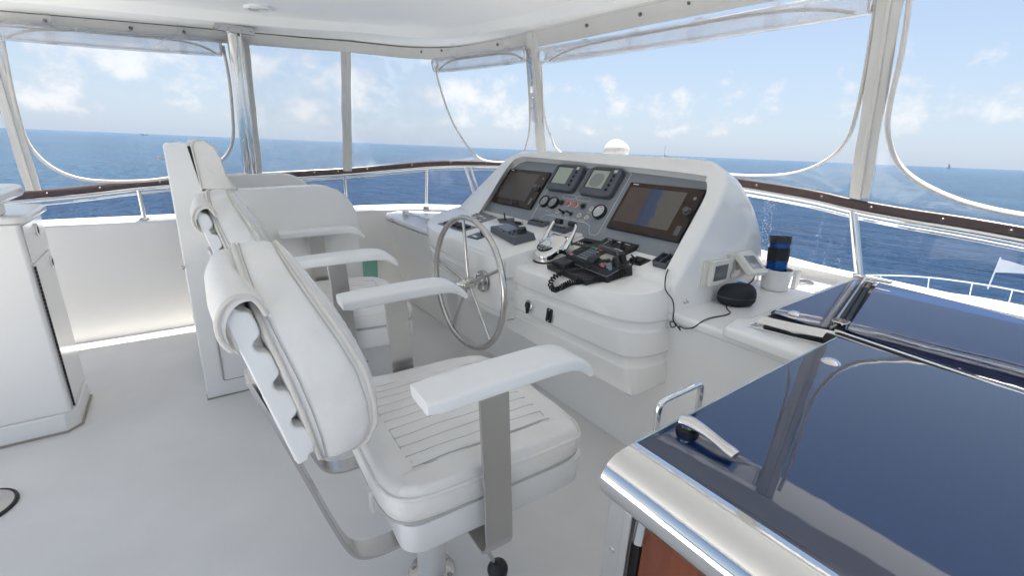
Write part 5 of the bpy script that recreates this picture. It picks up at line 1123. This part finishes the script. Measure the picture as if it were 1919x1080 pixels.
    mb = MB(); mb.box(-.232, -.226, -.16, -.13, .50, .575); mb.box(-.236, -.228, -.155, -.135, .565, .575); ob('zip_tag', mb, M['leather'], sc_, bevel=.002, **L_)
    # backrest cushion: side profile swept across with a crown
    rear = [(-.352, .772), (-.366, .82), (-.386, .92), (-.408, 1.01), (-.425, 1.08), (-.438, 1.14), (-.447, 1.188)]
    frnt = [(-.282, .768), (-.246, .798), (-.234, .85), (-.243, .91), (-.266, .975), (-.298, 1.045), (-.332, 1.11), (-.360, 1.16), (-.380, 1.193)]
    def xr(z, tab):
        tab = sorted((b_, a) for a, b_ in tab)
        if z <= tab[0][0]: return tab[0][1]
        for (z0, x_0), (z1, x_1) in zip(tab[:-1], tab[1:]):
            if z <= z1: return x_0+(x_1-x_0)*(z-z0)/(z1-z0)
        return tab[-1][1]
    ol_ = [(0, 1.212), (-.09, 1.203), (-.165, 1.168), (-.222, 1.10), (-.252, 1.01), (-.264, .91), (-.258, .83), (-.225, .775), (-.14, .757), (0, .754), (.14, .757), (.225, .775), (.258, .83), (.264, .91), (.252, 1.01), (.222, 1.10), (.165, 1.168), (.09, 1.203)]
    oc_ = cr([(*p, 0) for p in ol_], 6, True); cz = .97
    rear_t = [(-.352, .76), (-.366, .82), (-.386, .92), (-.408, 1.01), (-.428, 1.08), (-.446, 1.15), (-.456, 1.212)]
    frnt_t = [(-.292, .76), (-.252, .80), (-.232, .85), (-.234, .91), (-.250, .985), (-.280, 1.055), (-.314, 1.12), (-.346, 1.18), (-.362, 1.212)]
    def ring_(k, f, dx=0):
        out = []
        for q in oc_:
            y = q.x*k; z = cz+(q.y-cz)*k; a = xr(z, rear_t); b_ = xr(z, frnt_t); pk = .004*math.sin(q.x*70+q.y*40)*math.sin(q.y*55)
            out.append((a+(b_-a)*f+dx*(1+pk*20), y*(1+pk*.5*(1 if .1 < f < .9 else 0)), z))
        return out
    mb = MB(); mb.loft([ring_(.02, 0, -.004), ring_(.5, 0, -.006), ring_(.85, 0, -.008), ring_(.96, .01, -.004), ring_(1.0, .05), ring_(1.022, .28), ring_(1.03, .5), ring_(1.022, .74), ring_(1.0, .95), ring_(.96, .99, .006), ring_(.86, 1, .012), ring_(.72, 1, .008), ring_(.66, 1, .014), ring_(.4, 1, .020), ring_(.02, 1, .022)], True, True, True)
    bc = ob('back_cushion', mb, M['leather'], t, angle=75, **L_)
    for k, f in ((1.004, .03), (1.004, .97)):
        mb = MB(); mb.tube(ring_(k, f), .0058, 8, closed=True); ob('piping', mb, M['piping'], bc, **L_)
        mb = MB(); mb.tube(ring_(1.018, .14 if f < .5 else .86), .0013, 5, closed=True); ob('stitch_shade_lines', mb, M['stitch'], bc, **L_)  # thin grey lines stand in for the shadow lines beside the piping
    mb = MB(); mb.tube(ring_(.69, 1, .010), .005, 8, closed=True); ob('front_seam', mb, M['leather'], bc, **L_)
    # slatted plastic back frame with rounded slat ends
    top_p = Vector((-.488, 1.150)); bot_p = Vector((-.395, .808)); dv = (bot_p-top_p); Ls = dv.length; dv.normalize(); nv_ = Vector((-dv.y, dv.x))
    if nv_.x < 0: nv_ = -nv_
    fr_e = []; N_ = 64
    for k in range(N_+1):
        t_ = k/N_; ph = (t_*4) % 1; bump = 1/(1+math.exp(-(abs(ph-.5)*-2+.66)*16)); bump = max(0, min(1, bump))
        fr_e.append(top_p+dv*Ls*t_+nv_*(.016+.021*bump))
    rr_e = [top_p+dv*Ls*t_/8+nv_*(-.008) for t_ in range(9)][::-1]
    pl8 = [(p.x, p.y) for p in fr_e]+[(p.x, p.y) for p in rr_e]
    for y0 in (-.274, .234):
        mb = MB(frame((0, y0, 0), (1, 0, 0), (0, 0, 1))); mb.prism(pl8, 0, -.042); mb.v = [Vector((v.x, v.y*(1-.16*max(0, v.z-.80)/.37), v.z)) for v in mb.v]; ob('frame_side', mb, M['plastic'], t, bevel=.005, seg=3, **L_)
    mb = MB(); mb.ribbon([(-.488, 1.16), (-.46, 1.05), (-.40, .82)], .018, -.03, .03); ob('back_frame', mb, M['plastic'], t, bevel=.004, **L_)
    for (x, z) in ((-.464, 1.105), (-.441, 1.02), (-.412, .925), (-.388, .832)):
        mb = MB(frame((x+.004, .231, z), (.27, 0, -.963), (.963, 0, .27))); mb.prism(rr(.080, .030, .010, 5, 0, 0), 0, .462); mb.v = [Vector((v.x, v.y*(1-.16*max(0, v.z-.80)/.37), v.z)) for v in mb.v]; ob('back_slat', mb, M['plastic'], t, bevel=.006, seg=3, **L_)
    # vinyl hood pulled over the top of the frame
    hood = [(-.432, 1.150), (-.446, 1.180), (-.466, 1.192), (-.488, 1.187), (-.504, 1.168), (-.512, 1.140), (-.508, 1.110), (-.496, 1.090)]
    hs = cr([(*p, 0) for p in hood], 4); mb = MB(); rings = []
    for y, s in ((-.246, -.016), (-.238, -.010), (-.15, .004), (0, .010), (.10, .002), (.17, -.016), (.205, -.04)):
        rings.append([(p.x-s*.6, y, p.y+s) for p in hs])
    inn = [[(p[0]+.012, p[1], p[2]-.011) for p in r_] for r_ in rings]
    mb.loft(rings, False); mb.loft(inn, False); mb.loft([[r_[0] for r_ in rings], [r_[0] for r_ in inn]], False); mb.loft([[r_[-1] for r_ in rings], [r_[-1] for r_ in inn]], False); mb.loft([rings[0], inn[0]], False); mb.loft([rings[-1], inn[-1]], False)
    fl = ob('back_flap', mb, M['leather'], t, angle=60, **L_)
    mb = MB(); mb.tube([(p.x+.010, -.246, p.y-.016) for p in hs], .0055, 8); ob('piping', mb, M['piping'], fl, **L_)
    # arms with drooping front ends
    for s in (-1, 1):
        yc = s*.352; top = [(-.165, .950), (-.05, .957), (.07, .963), (.165, .966), (.215, .962), (.255, .947), (.283, .922), (.296, .900)]; th_ = [.038, .039, .040, .040, .038, .033, .025, .016]
        ts = cr([(*p, 0) for p in top], 5); rings = []
        for i, p in enumerate(ts):
            tt = (ts[min(i+1, len(ts)-1)]-ts[max(i-1, 0)]).normalized(); nn = Vector((tt.y, -tt.x, 0))
            k = i/5; a = int(min(k, 6)); h_ = th_[a]+(th_[a+1]-th_[a])*(k-a); w_ = .108*(1-.10*max(0, (k-4)/3)); r_ = min(.011, h_*.42)
            if i == 0: h_ *= .86; w_ *= .9
            sec = rr(w_, h_, r_, 4)
            rings.append([(p.x+nn.x*(h_/2-v)*1.0-(.004 if i == 0 else 0), yc+u, p.y+nn.y*(h_/2-v)) for u, v in sec])
        mb = MB(); mb.loft(rings, True, True, True); ob('armrest', mb, M['plastic'], t, angle=42, **L_)
        # flat steel bar: down the side and under the pan
        pth_ = [(s*.345, .915), (s*.345, .80), (s*.345, .60), (s*.345, .45), (s*.342, .412), (s*.328, .388), (s*.30, .378), (s*.15, .378)]
        pp = cr([(*p, 0) for p in pth_], 4); rings = []
        for i, p in enumerate(pp):
            tt = (pp[min(i+1, len(pp)-1)]-pp[max(i-1, 0)]).normalized(); nn = Vector((-tt.y, tt.x, 0))*.0045
            lean = .035*max(0, min(1, (.92-p.y)/.5)); xa_, xb_ = -.02+lean, .062+lean
            rings.append([(xa_, p.x+nn.x, p.y+nn.y), (xb_, p.x+nn.x, p.y+nn.y), (xb_, p.x-nn.x, p.y-nn.y), (xa_, p.x-nn.x, p.y-nn.y)])
        mb = MB(); mb.loft(rings, True, True, True); ob('arm_bar', mb, M['brush'], t, bevel=.0015, **L_)
    # back support bar curving under the pan
    for y0 in (-.215, .155):
        mb = MB(); mb.ribbon([(p.x, p.y) for p in cr([(-.468, .99, 0), (-.430, .87, 0), (-.386, .72, 0), (-.342, .57, 0), (-.312, .48, 0), (-.285, .435, 0), (-.24, .415, 0), (-.16, .413, 0), (-.05, .413, 0)], 5)], .009, y0, y0+.06); ob('back_bar', mb, M['brush'], t, bevel=.0015, **L_)
        mb = MB(frame((-.432, y0-.008, .915), (.27, 0, -.963), (.963, 0, .27))); mb.m = frame((-.43, y0-.006, .90), (.25, 0, -.968), (0, 1, 0)); mb.box(-.06, .13, 0, .072, -.004, .022); ob('bar_bracket', mb, M['plastic'], t, bevel=.006, **L_)
    mb = MB(); mb.tube([(.03, -.16, .42), (.10, -.175, .25), (.155, -.19, .11)], .0065, 10); lv = ob('height_lever', mb, M['brush'], t, **L_)
    mb = MB(frame((.155, -.19, .11), (1, 0, .35), (0, 1, 0))); mb.lathe([(.001, -.034), (.017, -.033), (.029, -.022), (.035, -.006), (.034, .008), (.026, .02), (.012, .028), (.008, .036), (0, .036)], 24); ob('lever_knob', mb, M['black'], lv, **L_)
    return t
c1 = chair(); c2 = copy_tree(c1)
c1.rotation_euler = (0, 0, R(-3)); c1.location = (.535, 1.125, 0); c2.location = (.555, 2.43, 0); c2.rotation_euler = (0, 0, R(-6))
c2['label'] = 'white upholstered helm chair farther from the camera, beside the bench side panel'

# ================================================================== OUT ON THE WATER AND ON THE BOW
br = thing('bow_rail', 'thin white bow rail on stanchions round the foredeck edge', 'rail', (12.4, .8, -1.16))
ho = hull_outline(z=-1.08, grow=-.06); hp = [Vector(p) for p in ho if p[0] > 7.5]
top_ = [Vector((p.x-.25, p.y, -.72-.002*i)) for i, p in enumerate(hp)]
mb = MB(); mb.tube(top_, .013, 8); ob('top_rail', mb, M['white'], br)
for i in range(1, len(hp), 4):
    mb = MB(); mb.tube([hp[i], top_[i]], .010, 8); ob('stanchion', mb, M['white'], br)
pn = thing('pennant', 'small pale triangular pennant flying from a short staff on the bow rail', 'flag', (12.45, 1.22, -.72))
mb = MB(); mb.tube([(12.56, 1.25, -.80), (12.62, 1.24, -.17)], .012, 8); ob('staff', mb, M['white'], pn)
mb = MB(); rows = []
for k in range(9):
    f = k/8; yy = 1.24-f*.60; hz_ = .20*(1-f); w_ = .03*math.sin(f*7)
    rows.append([(12.62+w_, yy, -.20-f*.10-.0), (12.61+w_*1.1, yy, -.30-f*.035), (12.60+w_, yy, -.47+f*.12)])
mb.loft(rows, False); ob('cloth', mb, M['cotton'], pn, angle=80)
def far(u_dir, dist): 
    a = R(u_dir); return (dist*math.cos(a), dist*math.sin(a))
def boat(name, label, cat, ang, dist, s, sail):
    x, y = far(ang, dist); t = thing(name, label, cat, (x, y, SEA), R(ang+80))
    mb = MB(); n = 9; rings = []
    for k in range(n): 
        f = k/(n-1)*2-1; w_ = (1-max(0, f)**2.2)*1.7*(.85 if f < -.8 else 1)+.02; rings.append([(f*6*s, -w_*s, 1.3*s), (f*6*s*.93, -w_*.6*s, -.2), (f*6*s*.93, w_*.6*s, -.2), (f*6*s, w_*s, 1.3*s)])
    mb.loft(rings, True, True, True); ob('hull', mb, M['hull'], t, local=True)
    mb = MB(); mb.box(-2.5*s, 2*s, -1*s, 1*s, 1.3*s, 2.3*s if sail else 3.2*s); ob('cabin', mb, M['dome'], t, bevel=.2*s, local=True)
    if sail:
        mb = MB(); mb.tube([(.8*s, 0, 1.3*s), (.8*s, 0, 16*s)], .12*s, 8); mb.tube([(.8*s, 0, 2.9*s), (-5*s, 0, 2.9*s)], .1*s, 8); ob('mast', mb, M['dgrey'], t, local=True)
        mb = MB(); mb.prism([(.6*s, 3*s), (-4.8*s, 3*s), (.6*s, 13*s if sail > 1 else 5*s)], -.04*s, .04*s, m=frame((0, 0, 0), (1, 0, 0), (0, 0, 1))); ob('mainsail', mb, M['cotton'], t, local=True)
    return t
boat('sailing_boat', 'tiny white sailing boat with bare tall mast on the horizon above the console', 'sailing boat', 35.9, 900, 1.45, 1)
boat('motor_yacht', 'tiny white motor yacht on the far horizon at the left', 'motor yacht', 91.9, 2600, 2.4, 0)
boat('sailing_boat', 'tiny dark sailing boat far off on the horizon at the right', 'sailing boat', 10.75, 2600, 1.6, 2)
